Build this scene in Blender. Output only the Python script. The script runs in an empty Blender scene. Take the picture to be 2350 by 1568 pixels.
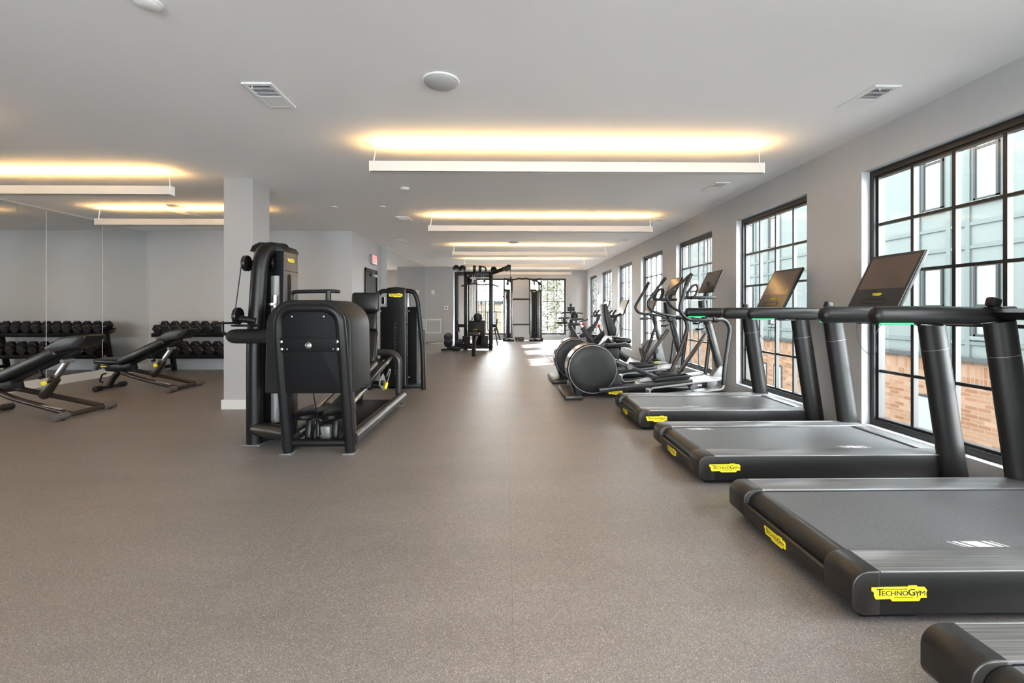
import bpy, bmesh, math, random
from mathutils import Vector, Matrix, Euler
random.seed(7)
R = math.radians
PI = math.pi
scn = bpy.context.scene
COL = scn.collection

# ------------------------------------------------------------------ survey: photo measurements -> room metres
F_ = 1044.0
TH = math.atan(16 / 1044.0)
S_, C_ = math.sin(TH), math.cos(TH)
EYE = 1.2
HY = 711.0
H = 2.785                      # ceiling height


def at(px, py, Y):
    """room point at depth Y that the survey photo shows at px, py"""
    u = (px - 1175) / F_
    X = Y * (u * C_ + S_) / (C_ - u * S_)
    d = X * S_ + Y * C_
    return Vector((X, Y, EYE + (HY - py) / F_ * d))


def atX(px, py, X):
    u = (px - 1175) / F_
    Y = X * (C_ - u * S_) / (u * C_ + S_)
    d = X * S_ + Y * C_
    return Vector((X, Y, EYE + (HY - py) / F_ * d))


# ------------------------------------------------------------------ materials
def mat(name, col, rough=0.5, metal=0.0, noise=None, bump=None, spec=0.5, emit=None, coat=0.0):
    m = bpy.data.materials.new(name)
    m.use_nodes = True
    nt = m.node_tree
    b = nt.nodes['Principled BSDF']
    b.inputs['Base Color'].default_value = (*col, 1)
    b.inputs['Roughness'].default_value = rough
    b.inputs['Metallic'].default_value = metal
    b.inputs['Specular IOR Level'].default_value = spec
    if coat:
        b.inputs['Coat Weight'].default_value = coat
        b.inputs['Coat Roughness'].default_value = 0.05
    if emit:
        b.inputs['Emission Color'].default_value = (*emit[0], 1)
        b.inputs['Emission Strength'].default_value = emit[1]
    if noise or bump:
        tc = nt.nodes.new('ShaderNodeTexCoord')
    if noise:                                     # (scale, amount)
        n = nt.nodes.new('ShaderNodeTexNoise')
        n.inputs['Scale'].default_value = noise[0]
        n.inputs['Detail'].default_value = 3
        nt.links.new(tc.outputs['Object'], n.inputs['Vector'])
        r = nt.nodes.new('ShaderNodeValToRGB')
        r.color_ramp.elements[0].position = 0.3
        r.color_ramp.elements[1].position = 0.7
        lo = [max(0, c * (1 - noise[1])) for c in col]
        hi = [min(1, c * (1 + noise[1])) for c in col]
        r.color_ramp.elements[0].color = (*lo, 1)
        r.color_ramp.elements[1].color = (*hi, 1)
        nt.links.new(n.outputs['Fac'], r.inputs['Fac'])
        nt.links.new(r.outputs['Color'], b.inputs['Base Color'])
    if bump:                                      # (scale, strength)
        n = nt.nodes.new('ShaderNodeTexNoise')
        n.inputs['Scale'].default_value = bump[0]
        nt.links.new(tc.outputs['Object'], n.inputs['Vector'])
        bp = nt.nodes.new('ShaderNodeBump')
        bp.inputs['Strength'].default_value = bump[1]
        bp.inputs['Distance'].default_value = 0.004
        nt.links.new(n.outputs['Fac'], bp.inputs['Height'])
        nt.links.new(bp.outputs['Normal'], b.inputs['Normal'])
    return m


M = {}
M['wall'] = mat('wall_paint', (0.44, 0.447, 0.458), 0.6, noise=(1.2, 0.02))
M['wall_side'] = mat('grey_window_wall_paint', (0.44, 0.452, 0.472), 0.6, noise=(1.2, 0.02))
M['pillar'] = mat('pillar_paint', (0.36, 0.355, 0.35), 0.6)
M['wall_white'] = mat('white_paint', (0.72, 0.72, 0.71), 0.6)
M['ceiling'] = mat('ceiling_paint', (0.83, 0.83, 0.84), 0.7, noise=(0.8, 0.015))
M['trim'] = mat('trim_paint', (0.62, 0.60, 0.58), 0.45)
M['black'] = mat('black_powder_coat', (0.006, 0.006, 0.0065), 0.36, bump=(300, 0.05), spec=0.28)
M['black_matte'] = mat('matte_black_panel', (0.005, 0.005, 0.0055), 0.6, spec=0.15)
M['black_gloss'] = mat('gloss_black', (0.008, 0.008, 0.009), 0.15)
M['charcoal'] = mat('charcoal_plastic', (0.009, 0.0088, 0.0088), 0.4, spec=0.28)
M['shell'] = mat('dark_shell', (0.010, 0.010, 0.0105), 0.5, spec=0.28)
M['vinyl'] = mat('black_vinyl', (0.006, 0.0065, 0.006), 0.36, bump=(60, 0.06), spec=0.45)
M['rubber'] = mat('black_rubber', (0.012, 0.011, 0.0105), 0.5, spec=0.35)
M['brown_black'] = mat('bronze_black_plastic', (0.012, 0.0105, 0.009), 0.36)
M['bronze'] = mat('dark_bronze_tube', (0.03, 0.020, 0.015), 0.35, metal=0.3)
M['steel'] = mat('satin_steel', (0.42, 0.42, 0.42), 0.3, metal=1.0)
M['tube_grey'] = mat('anthracite_tube', (0.030, 0.030, 0.031), 0.3, metal=0.35)
M['grey_cast'] = mat('grey_casting', (0.16, 0.16, 0.16), 0.45, metal=0.3)
M['track'] = mat('light_track', (0.42, 0.42, 0.42), 0.35, metal=0.4)
M['winframe'] = mat('black_window_frame', (0.014, 0.013, 0.012), 0.4)
M['cream_metal'] = mat('white_enamel', (0.62, 0.60, 0.58), 0.5)
M['white'] = mat('white_plastic', (0.78, 0.78, 0.78), 0.5)
M['grey_plastic'] = mat('grey_plastic', (0.30, 0.30, 0.30), 0.5)
M['yellow'] = mat('yellow_enamel', (0.90, 0.72, 0.02), 0.45)
M['lettering'] = mat('black_lettering', (0.012, 0.012, 0.012), 0.5)
M['grey_lettering'] = mat('grey_lettering', (0.035, 0.035, 0.035), 0.5)
M['red'] = mat('red_knob', (0.65, 0.05, 0.03), 0.4)
M['red_sign'] = mat('red_sign', (0.8, 0.03, 0.05), 0.5, emit=((1, 0.05, 0.06), 1.1))
M['sign_face'] = mat('sign_face', (0.8, 0.5, 0.5), 0.5, emit=((1, 0.55, 0.5), 0.35))
M['green_led'] = mat('green_led', (0.02, 0.6, 0.15), 0.5, emit=((0.01, 0.75, 0.16), 0.55))
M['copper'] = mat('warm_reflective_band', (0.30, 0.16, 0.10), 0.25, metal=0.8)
M['door_black'] = mat('black_door', (0.006, 0.006, 0.0065), 0.6, spec=0.15)
M['mat_grey'] = mat('grey_rubber_mat', (0.30, 0.29, 0.285), 0.6)
M['tick'] = mat('white_print', (0.7, 0.7, 0.7), 0.6)
M['cone_green'] = mat('pale_teal_panel', (0.043, 0.0495, 0.048), 0.8, spec=0.0)
M['batten'] = mat('teal_batten', (0.036, 0.0425, 0.0415), 0.8, spec=0.0)
M['ledge'] = mat('grey_stone_ledge', (0.018, 0.020, 0.020), 0.8, spec=0.0)
M['ext_frame'] = mat('dark_grey_window_frame', (0.010, 0.011, 0.011), 0.7, spec=0.05)
M['ext_glass'] = mat('pale_blind_glass', (0.0486, 0.0546, 0.0535), 0.15, emit=((0.85, 0.95, 0.93), 0.12))  # faint glow put into the panes to keep them pale
M['concrete'] = mat('street_concrete', (0.0660, 0.0660, 0.0633), 0.8, noise=(2, 0.15))
M['leaf'] = mat('pale_frosted_foliage', (0.0911, 0.0948, 0.0597), 0.7, noise=(3, 0.6))
M['bark'] = mat('bark', (0.12, 0.09, 0.07), 0.8)


def floor_material():
    m = bpy.data.materials.new('speckled_rubber_floor')
    m.use_nodes = True
    nt = m.node_tree
    N, L = nt.nodes, nt.links
    b = N['Principled BSDF']
    tc = N.new('ShaderNodeTexCoord')
    v = N.new('ShaderNodeTexVoronoi')
    v.inputs['Scale'].default_value = 430
    L.new(tc.outputs['Object'], v.inputs['Vector'])
    sep = N.new('ShaderNodeSeparateColor')
    L.new(v.outputs['Color'], sep.inputs['Color'])
    r = N.new('ShaderNodeValToRGB')
    r.color_ramp.interpolation = 'CONSTANT'
    e = r.color_ramp.elements
    e[0].position, e[0].color = 0.0, (0.120, 0.106, 0.101, 1)
    e[1].position, e[1].color = 0.30, (0.156, 0.139, 0.132, 1)
    for p, c in ((0.58, (0.188, 0.169, 0.161, 1)), (0.80, (0.250, 0.224, 0.211, 1)), (0.93, (0.38, 0.34, 0.315, 1))):
        x = e.new(p)
        x.color = c
    L.new(sep.outputs['Red'], r.inputs['Fac'])
    # broad scuffs
    mp = N.new('ShaderNodeMapping')
    mp.inputs['Scale'].default_value = (0.5, 1.6, 1)
    L.new(tc.outputs['Object'], mp.inputs['Vector'])
    n = N.new('ShaderNodeTexNoise')
    n.inputs['Scale'].default_value = 1.6
    n.inputs['Detail'].default_value = 6
    n.inputs['Roughness'].default_value = 0.65
    L.new(mp.outputs['Vector'], n.inputs['Vector'])
    r2 = N.new('ShaderNodeMapRange')
    r2.inputs['From Min'].default_value = 0.3
    r2.inputs['From Max'].default_value = 0.75
    r2.inputs['To Min'].default_value = 0.90
    r2.inputs['To Max'].default_value = 1.13
    L.new(n.outputs['Fac'], r2.inputs['Value'])
    mul = N.new('ShaderNodeMix')
    mul.data_type = 'RGBA'
    mul.blend_type = 'MULTIPLY'
    mul.inputs['Factor'].default_value = 1
    L.new(r.outputs['Color'], mul.inputs['A'])
    L.new(r2.outputs['Result'], mul.inputs['B'])
    # roll seams every 1.22 m across the room
    sx = N.new('ShaderNodeSeparateXYZ')
    L.new(tc.outputs['Object'], sx.inputs['Vector'])
    ad = N.new('ShaderNodeMath')
    ad.operation = 'ADD'
    ad.inputs[1].default_value = 12.2 - 0.03 + 0.61
    L.new(sx.outputs['X'], ad.inputs[0])
    mo = N.new('ShaderNodeMath')
    mo.operation = 'MODULO'
    mo.inputs[1].default_value = 1.22
    L.new(ad.outputs[0], mo.inputs[0])
    sb = N.new('ShaderNodeMath')
    sb.operation = 'SUBTRACT'
    sb.inputs[1].default_value = 0.61
    L.new(mo.outputs[0], sb.inputs[0])
    ab = N.new('ShaderNodeMath')
    ab.operation = 'ABSOLUTE'
    L.new(sb.outputs[0], ab.inputs[0])
    lt = N.new('ShaderNodeMath')
    lt.operation = 'LESS_THAN'
    lt.inputs[1].default_value = 0.0016
    L.new(ab.outputs[0], lt.inputs[0])
    mx = N.new('ShaderNodeMix')
    mx.data_type = 'RGBA'
    sc = N.new('ShaderNodeMath')
    sc.operation = 'MULTIPLY'
    sc.inputs[1].default_value = 0.35
    L.new(lt.outputs[0], sc.inputs[0])
    L.new(sc.outputs[0], mx.inputs['Factor'])
    L.new(mul.outputs['Result'], mx.inputs['A'])
    mx.inputs['B'].default_value = (0.05, 0.042, 0.038, 1)
    L.new(mx.outputs['Result'], b.inputs['Base Color'])
    b.inputs['Roughness'].default_value = 0.40
    b.inputs['Specular IOR Level'].default_value = 0.75
    bp = N.new('ShaderNodeBump')
    bp.inputs['Strength'].default_value = 0.25
    bp.inputs['Distance'].default_value = 0.002
    L.new(v.outputs['Distance'], bp.inputs['Height'])
    L.new(bp.outputs['Normal'], b.inputs['Normal'])
    return m


def belt_material():
    m = mat('treadmill_belt', (0.05, 0.051, 0.053), 0.48)
    nt = m.node_tree
    b = nt.nodes['Principled BSDF']
    tc = nt.nodes.new('ShaderNodeTexCoord')
    v = nt.nodes.new('ShaderNodeTexVoronoi')
    v.inputs['Scale'].default_value = 420
    nt.links.new(tc.outputs['Object'], v.inputs['Vector'])
    r = nt.nodes.new('ShaderNodeValToRGB')
    r.color_ramp.elements[0].color = (0.060, 0.062, 0.066, 1)
    r.color_ramp.elements[1].color = (0.135, 0.139, 0.147, 1)
    sp = nt.nodes.new('ShaderNodeSeparateColor')
    nt.links.new(v.outputs['Color'], sp.inputs['Color'])
    nt.links.new(sp.outputs['Red'], r.inputs['Fac'])
    nt.links.new(r.outputs['Color'], b.inputs['Base Color'])
    return m


def ribbed_rail_material():
    m = mat('ribbed_foot_rail', (0.19, 0.19, 0.195), 0.36, metal=0.55)
    nt = m.node_tree
    b = nt.nodes['Principled BSDF']
    tc = nt.nodes.new('ShaderNodeTexCoord')
    mp = nt.nodes.new('ShaderNodeMapping')
    mp.inputs['Scale'].default_value = (0.6, 60, 1)
    nt.links.new(tc.outputs['Object'], mp.inputs['Vector'])
    n = nt.nodes.new('ShaderNodeTexNoise')
    n.inputs['Scale'].default_value = 3
    n.inputs['Detail'].default_value = 2
    nt.links.new(mp.outputs['Vector'], n.inputs['Vector'])
    r = nt.nodes.new('ShaderNodeValToRGB')
    r.color_ramp.elements[0].position = 0.35
    r.color_ramp.elements[1].position = 0.7
    r.color_ramp.elements[0].color = (0.15, 0.15, 0.155, 1)
    r.color_ramp.elements[1].color = (0.27, 0.27, 0.275, 1)
    nt.links.new(n.outputs['Fac'], r.inputs['Fac'])
    nt.links.new(r.outputs['Color'], b.inputs['Base Color'])
    return m


def brick_material(bw=0.26, bh=0.085, pale=0.0):
    m = mat('orange_brick', (0.5, 0.3, 0.2), 0.9, spec=0.0)
    nt = m.node_tree
    N, L = nt.nodes, nt.links
    b = N['Principled BSDF']
    tc = N.new('ShaderNodeTexCoord')
    mp = N.new('ShaderNodeMapping')
    mp.inputs['Rotation'].default_value = (0, R(90), R(90))
    sx = N.new('ShaderNodeSeparateXYZ')
    L.new(tc.outputs['Object'], sx.inputs['Vector'])
    cb = N.new('ShaderNodeCombineXYZ')
    sm = N.new('ShaderNodeMath')
    sm.operation = 'ADD'
    L.new(sx.outputs['X'], sm.inputs[0])
    L.new(sx.outputs['Y'], sm.inputs[1])
    L.new(sm.outputs[0], cb.inputs['X'])
    L.new(sx.outputs['Z'], cb.inputs['Y'])
    t = N.new('ShaderNodeTexBrick')
    t.inputs['Scale'].default_value = 1
    t.inputs['Brick Width'].default_value = bw
    t.inputs['Row Height'].default_value = bh
    t.offset = 0.5 if bw > bh else 0.0
    t.inputs['Mortar Size'].default_value = 0.008
    t.inputs['Bias'].default_value = -0.1
    t.inputs['Color1'].default_value = (0.052 + pale * 0.06, 0.027 + pale * 0.12, 0.0155 + pale * 0.10, 1)
    t.inputs['Color2'].default_value = (0.078, 0.053 + pale * 0.07, 0.035 + pale * 0.07, 1)
    t.inputs['Mortar'].default_value = (0.063, 0.048, 0.038, 1)
    L.new(cb.outputs['Vector'], t.inputs['Vector'])
    L.new(t.outputs['Color'], b.inputs['Base Color'])
    return m


def glass_material():
    m = bpy.data.materials.new('window_glass')
    m.use_nodes = True
    nt = m.node_tree
    N, L = nt.nodes, nt.links
    N.remove(N['Principled BSDF'])
    tr = N.new('ShaderNodeBsdfTransparent')
    tr.inputs['Color'].default_value = (0.95, 0.98, 0.97, 1)
    gl = N.new('ShaderNodeBsdfGlossy')
    gl.inputs['Roughness'].default_value = 0.01
    lw = N.new('ShaderNodeLayerWeight')
    pw = N.new('ShaderNodeMath')
    pw.operation = 'POWER'
    pw.inputs[1].default_value = 5
    L.new(lw.outputs['Facing'], pw.inputs[0])
    fr = N.new('ShaderNodeMath')
    fr.operation = 'MULTIPLY_ADD'
    fr.inputs[1].default_value = 0.8
    fr.inputs[2].default_value = 0.05
    L.new(pw.outputs[0], fr.inputs[0])
    mx = N.new('ShaderNodeMixShader')
    L.new(fr.outputs[0], mx.inputs[0])
    L.new(tr.outputs[0], mx.inputs[1])
    L.new(gl.outputs[0], mx.inputs[2])
    L.new(mx.outputs[0], N['Material Output'].inputs['Surface'])
    return m


def mirror_material():
    m = mat('silver_mirror', (0.80, 0.81, 0.80), 0.0, metal=1.0)
    return m


def strip_material(strength):
    m = bpy.data.materials.new('warm_light_strip')
    m.use_nodes = True
    nt = m.node_tree
    nt.nodes.remove(nt.nodes['Principled BSDF'])
    e = nt.nodes.new('ShaderNodeEmission')
    e.inputs['Color'].default_value = (1.0, 0.58, 0.20, 1)
    e.inputs['Strength'].default_value = strength
    nt.links.new(e.outputs[0], nt.nodes['Material Output'].inputs['Surface'])
    return m


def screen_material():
    """glossy black glass; a warm grey reflection is painted in and glows faintly"""
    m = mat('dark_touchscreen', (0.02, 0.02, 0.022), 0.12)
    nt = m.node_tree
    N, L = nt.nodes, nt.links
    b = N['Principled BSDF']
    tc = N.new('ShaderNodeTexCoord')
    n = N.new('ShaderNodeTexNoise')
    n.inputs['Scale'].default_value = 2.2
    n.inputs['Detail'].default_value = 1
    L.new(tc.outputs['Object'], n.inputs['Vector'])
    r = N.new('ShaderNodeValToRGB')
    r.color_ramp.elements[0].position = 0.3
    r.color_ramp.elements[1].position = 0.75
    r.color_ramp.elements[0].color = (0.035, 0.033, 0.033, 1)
    r.color_ramp.elements[1].color = (0.085, 0.055, 0.038, 1)  # warm end of the painted reflection
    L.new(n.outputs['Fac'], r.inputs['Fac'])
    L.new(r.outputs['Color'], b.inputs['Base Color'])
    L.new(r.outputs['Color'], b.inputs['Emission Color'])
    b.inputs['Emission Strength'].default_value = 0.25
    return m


M['tablet_glass'] = mat('grey_tablet_glass', (0.25, 0.25, 0.22), 0.12, emit=((0.6, 0.6, 0.5), 0.25))
M['drum_grey'] = mat('grey_drum_housing', (0.055, 0.055, 0.058), 0.42)
M['woodbox'] = mat('dark_wood', (0.05, 0.028, 0.02), 0.5, noise=(14, 0.3))
M['rail_plain'] = mat('plain_grey_rail', (0.19, 0.19, 0.195), 0.36, metal=0.5)
M['side_grey'] = mat('satin_grey_cover', (0.10, 0.10, 0.105), 0.32, metal=0.4)
M['floor'] = floor_material()
M['belt'] = belt_material()
M['rail'] = ribbed_rail_material()
M['brick'] = brick_material()
M['brick_upright'] = brick_material(0.085, 0.24)
M['brick_pale'] = brick_material(0.26, 0.085, 0.25)
M['glass'] = glass_material()
M['mirror'] = mirror_material()
M['strip'] = strip_material(38)
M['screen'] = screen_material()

# ------------------------------------------------------------------ mesh kit
V = Vector


def fillet(pts, rad, n=5, closed=False):
    """round the corners of a polyline"""
    pts = [V(p) for p in pts]
    out = []
    k = len(pts)
    for i, p in enumerate(pts):
        if not closed and i in (0, k - 1):
            out.append(p)
            continue
        a, c = pts[i - 1], pts[(i + 1) % k]
        d0, d1 = (a - p), (c - p)
        r = min(rad, d0.length * 0.48, d1.length * 0.48)
        s, e = p + d0.normalized() * r, p + d1.normalized() * r
        for j in range(n + 1):
            t = j / n
            out.append(s * (1 - t) ** 2 + p * 2 * t * (1 - t) + e * t * t)
    return out


class MB:
    def __init__(self):
        self.v, self.f, self.m = [], [], []
        self.cur = 0

    def raw(self, vs, fs):
        o = len(self.v)
        self.v += [V(p) for p in vs]
        for q in fs:
            self.f.append([i + o for i in q])
            self.m.append(self.cur)
        return self

    def _bm(self, bm, mtx=None):
        if mtx is not None:
            bm.transform(mtx)
        bm.verts.index_update()
        self.raw([v.co.copy() for v in bm.verts], [[v.index for v in f.verts] for f in bm.faces])
        bm.free()
        return self

    def box(self, c, s, rot=None, bev=0.0, seg=2):
        bm = bmesh.new()
        bmesh.ops.create_cube(bm, size=1)
        bmesh.ops.scale(bm, vec=V(s), verts=bm.verts)
        if bev:
            bmesh.ops.bevel(bm, geom=bm.edges[:], offset=min(bev, min(s) * 0.49), segments=seg, profile=0.5, affect='EDGES')
        mt = Matrix.Translation(V(c))
        if rot:
            mt = mt @ Euler(rot).to_matrix().to_4x4()
        return self._bm(bm, mt)

    def span(self, x0, x1, y0, y1, z0, z1, bev=0.0, seg=2):
        return self.box(((x0 + x1) / 2, (y0 + y1) / 2, (z0 + z1) / 2), (abs(x1 - x0), abs(y1 - y0), abs(z1 - z0)), None, bev, seg)

    def beam(self, p0, p1, w, h, bev=0.0, up=(0, 0, 1), seg=2):
        """box bar from p0 to p1; w across, h along up"""
        p0, p1 = V(p0), V(p1)
        d = p1 - p0
        L = d.length
        x = d.normalized()
        u = V(up)
        y = u.cross(x)
        if y.length < 1e-4:
            y = V((0, 1, 0)).cross(x)
        y.normalize()
        z = x.cross(y)
        bm = bmesh.new()
        bmesh.ops.create_cube(bm, size=1)
        bmesh.ops.scale(bm, vec=V((L, w, h)), verts=bm.verts)
        if bev:
            bmesh.ops.bevel(bm, geom=bm.edges[:], offset=min(bev, min(L, w, h) * 0.49), segments=seg, profile=0.5, affect='EDGES')
        mt = Matrix((x, y, z)).transposed().to_4x4()
        mt.translation = (p0 + p1) / 2
        return self._bm(bm, mt)

    def tube(self, pts, r, n=12, closed=False, r2=None, up=(0, 0, 1), radii=None):
        """swept round (or elliptical: r across, r2 along up) bar"""
        pts = [V(p) for p in pts]
        k = len(pts)
        vs, fs = [], []
        prev = None
        for i, p in enumerate(pts):
            if closed:
                t = (pts[(i + 1) % k] - pts[i - 1])
            else:
                t = pts[min(i + 1, k - 1)] - pts[max(i - 1, 0)]
            t.normalize()
            if prev is None:
                u = V(up)
                a = u.cross(t)
                if a.length < 1e-3:
                    a = V((0, 1, 0)).cross(t)
                    if a.length < 1e-3:
                        a = V((1, 0, 0)).cross(t)
            else:
                a = prev - t * prev.dot(t)
            a.normalize()
            prev = a
            b = t.cross(a)
            ra = radii[i] if radii else r
            rb = (r2 * (ra / r) if r2 else ra)
            for j in range(n):
                an = 2 * PI * j / n
                vs.append(p + a * math.cos(an) * ra + b * math.sin(an) * rb)
        rings = k if closed else k - 1
        for i in range(rings):
            i2 = (i + 1) % k
            for j in range(n):
                j2 = (j + 1) % n
                fs.append([i * n + j, i * n + j2, i2 * n + j2, i2 * n + j])
        if not closed:
            fs.append(list(range(n))[::-1])
            fs.append([(k - 1) * n + j for j in range(n)])
        return self.raw(vs, fs)

    def cyl(self, p0, p1, r, r1=None, n=24, bev=0.0):
        p0, p1 = V(p0), V(p1)
        if r1 is None:
            r1 = r
        if bev:
            d = (p1 - p0).normalized() * bev
            return self.tube([p0, p0 + d * 0.3, p0 + d, p1 - d, p1 - d * 0.3, p1], r, n, radii=[r - bev, r - bev * 0.3, r, r1, r1 - bev * 0.3, r1 - bev])
        return self.tube([p0, p1], r, n, radii=[r, r1])

    def ball(self, c, s, n=16):
        bm = bmesh.new()
        bmesh.ops.create_uvsphere(bm, u_segments=n, v_segments=max(6, n // 2), radius=1)
        if not hasattr(s, '__len__'):
            s = (s, s, s)
        bmesh.ops.scale(bm, vec=V(s), verts=bm.verts)
        return self._bm(bm, Matrix.Translation(V(c)))

    def prism(self, poly, axis, a, b, bev=0.0, seg=2):
        """polygon extruded from a to b along axis; poly is (x,z) for y, (y,z) for x, (x,y) for z"""
        bm = bmesh.new()

        def p3(q, t):
            return {'y': (q[0], t, q[1]), 'x': (t, q[0], q[1]), 'z': (q[0], q[1], t)}[axis]
        lo = [bm.verts.new(p3(q, a)) for q in poly]
        hi = [bm.verts.new(p3(q, b)) for q in poly]
        k = len(poly)
        f0 = bm.faces.new(lo)
        f1 = bm.faces.new(hi)
        for i in range(k):
            bm.faces.new((lo[i], lo[(i + 1) % k], hi[(i + 1) % k], hi[i]))
        bmesh.ops.recalc_face_normals(bm, faces=bm.faces[:])
        if bev:
            es = [e for e in bm.edges if (e in f0.edges[:] or e in f1.edges[:])]
            bmesh.ops.bevel(bm, geom=es, offset=bev, segments=seg, profile=0.5, affect='EDGES', clamp_overlap=True)
        return self._bm(bm)

    def lathe(self, c, axis, prof, n=24):
        """prof: (radius, height along axis)"""
        c, ax = V(c), V(axis).normalized()
        pts = [c + ax * h for _, h in prof]
        a = ax.orthogonal().normalized()
        b = ax.cross(a)
        vs, fs = [], []
        for (r, h), p in zip(prof, pts):
            for j in range(n):
                an = 2 * PI * j / n
                vs.append(p + (a * math.cos(an) + b * math.sin(an)) * max(r, 1e-4))
        for i in range(len(prof) - 1):
            for j in range(n):
                j2 = (j + 1) % n
                fs.append([i * n + j, i * n + j2, (i + 1) * n + j2, (i + 1) * n + j])
        fs.append(list(range(n))[::-1])
        fs.append([(len(prof) - 1) * n + j for j in range(n)])
        return self.raw(vs, fs)

    def ring(self, c, axis, R_, r, n=40, m=8):
        c, ax = V(c), V(axis).normalized()
        a = ax.orthogonal().normalized()
        b = ax.cross(a)
        return self.tube([c + (a * math.cos(2 * PI * i / n) + b * math.sin(2 * PI * i / n)) * R_ for i in range(n)], r, m, closed=True, up=ax)

    def build(self, name, mats, parent=None, smooth=True, ang=38, org=None):
        me = bpy.data.meshes.new(name)
        o3 = V(org) if org is not None else (V(parent['org']) if parent is not None and 'org' in parent else V((0, 0, 0)))
        me.from_pydata([tuple(p - o3) for p in self.v], [], self.f)
        me.update()
        bm = bmesh.new()
        bm.from_mesh(me)
        bmesh.ops.recalc_face_normals(bm, faces=bm.faces[:])
        bm.to_mesh(me)
        bm.free()
        if not isinstance(mats, (list, tuple)):
            mats = [mats]
        for mm in mats:
            me.materials.append(M[mm] if isinstance(mm, str) else mm)
        me.polygons.foreach_set('material_index', self.m)
        if smooth:
            me.polygons.foreach_set('use_smooth', [True] * len(me.polygons))
            me.set_sharp_from_angle(angle=R(ang))
        o = bpy.data.objects.new(name, me)
        COL.objects.link(o)
        if parent is not None:
            o.parent = parent
            if 'org' in parent:
                o['org'] = parent['org']
        return o


def thing(name, label, cat, loc=(0, 0, 0), rotz=0, group=None, world=True):
    """an Empty at the thing's base; with world=True its parts are given in room coordinates"""
    o = bpy.data.objects.new(name, None)
    COL.objects.link(o)
    o.empty_display_size = 0.1
    o.location = loc
    o.rotation_euler = (0, 0, rotz)
    o['label'], o['category'] = label, cat
    if group:
        o['group'] = group
    o['org'] = tuple(loc) if world else (0.0, 0.0, 0.0)
    return o


def tag(o, label, cat, group=None, kind=None):
    o['label'], o['category'] = label, cat
    if group:
        o['group'] = group
    if kind:
        o['kind'] = kind
    return o


def dup(root, loc, label, rotz=None, group=None):
    def cp(o, par):
        c = o.copy()
        COL.objects.link(c)
        c.parent = par
        for ch in list(o.children):
            if ch is not c:
                cp(ch, c)
        return c
    kids = list(root.children)
    r = root.copy()
    COL.objects.link(r)
    r.location = loc
    if rotz is not None:
        r.rotation_euler = (0, 0, rotz)
    r['label'] = label
    if group:
        r['group'] = group
    for k in kids:
        cp(k, r)
    return r


def struct(name, mb, m, label=None, parent=None, smooth=False):
    o = mb.build(name, m, parent, smooth=smooth)
    if parent is None:
        o['kind'] = 'structure'
        if label:
            o['label'] = label
    return o


# ------------------------------------------------------------------ lettering and the yellow maker's plate
_txt = {}


def text_mesh(s, size=1.0):
    key = (s, size)
    if key not in _txt:
        cu = bpy.data.curves.new('lettering', 'FONT')
        cu.body = s
        cu.size = size
        cu.resolution_u = 3
        cu.offset = 0.0 if s == 'M' else 0.013
        ob = bpy.data.objects.new('lettering', cu)
        COL.objects.link(ob)
        bpy.context.view_layer.update()
        me = bpy.data.meshes.new_from_object(ob)
        _txt[key] = ([v.co.copy() for v in me.vertices], [list(p.vertices) for p in me.polygons])
        bpy.data.objects.remove(ob)
        bpy.data.curves.remove(cu)
        bpy.data.meshes.remove(me)
    return _txt[key]


def put_text(mb, s, org, ux, uy, x0, y0, x1, y1, up):
    """letters of s stretched into the rectangle x0..x1, y0..y1 of the (ux, uy) plane"""
    vs, fs = text_mesh(s)
    ax, bx = min(v.x for v in vs), max(v.x for v in vs)
    ay, by = min(v.y for v in vs), max(v.y for v in vs)
    out = []
    for v in vs:
        x = x0 + (v.x - ax) / (bx - ax) * (x1 - x0)
        y = y0 + (v.y - ay) / (by - ay) * (y1 - y0)
        out.append(org + ux * x + uy * y + up)
    mb.raw(out, fs)


PLATE = [(0, 8), (186, 6), (190, 0), (232, 0), (238, 8), (272, 8), (285, 24), (279, 38), (283, 62), (252, 62), (243, 78), (106, 78), (96, 66), (22, 68), (12, 50), (13, 40), (9, 28), (0, 27)]


def emblem(parent, c, ux, uy, w, lift=0.003, detail=True):
    """yellow plate with black lettering, centred on c, ux to the reader's right, uy up"""
    ux, uy = V(ux).normalized(), V(uy).normalized()
    n = ux.cross(uy)
    c = V(c)
    s = w / 285.0
    o = c - ux * w / 2 + uy * 39 * s
    mb = MB()
    k = len(PLATE)
    base = [o + ux * x * s - uy * y * s for x, y in PLATE]
    top = [p + n * lift for p in base]
    mb.raw(base + top, [list(range(k, 2 * k))] + [[i, (i + 1) % k, k + (i + 1) % k, k + i] for i in range(k)])
    mb.cur = 1
    e = n * (lift + 0.0008)
    o2 = o

    def q(s_, x0, y0, x1, y1):
        put_text(mb, s_, o2, ux * s, uy * s, x0, -y1, x1, -y0, e)

    def bar(x0, y0, x1, y1):
        mb.raw([o2 + ux * s * x - uy * s * y + e for x, y in ((x0, y0), (x1, y0), (x1, y1), (x0, y1))], [[0, 1, 2, 3]])
    q('T', 24, 14, 58, 50)
    q('ECHNO', 52, 24, 186, 49)
    q('G', 186, 15, 222, 50)
    q('Y', 222, 25, 246, 57)
    q('M', 246, 25, 273, 49)
    bar(56, 14, 183, 17)
    bar(112, 58, 210, 61)
    return mb.build('emblem', ['yellow', 'lettering'], parent, smooth=False)


# =================================================================== THE SETTING
XR, XL, YF, YB, YN = 3.24, -7.15, 18.15, -3.0, 9.22
mb = MB().span(XL - 0.3, XR + 0.3, YB - 0.2, YF + 0.3, -0.12, 0)
struct('floor', mb, 'floor', 'speckled brown grey rubber gym floor')
mb = MB().span(XL - 0.3, XR + 0.3, YB - 0.2, YF + 0.3, H, H + 0.12)
struct('ceiling', mb, 'ceiling', 'flat white grey painted ceiling')

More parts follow.
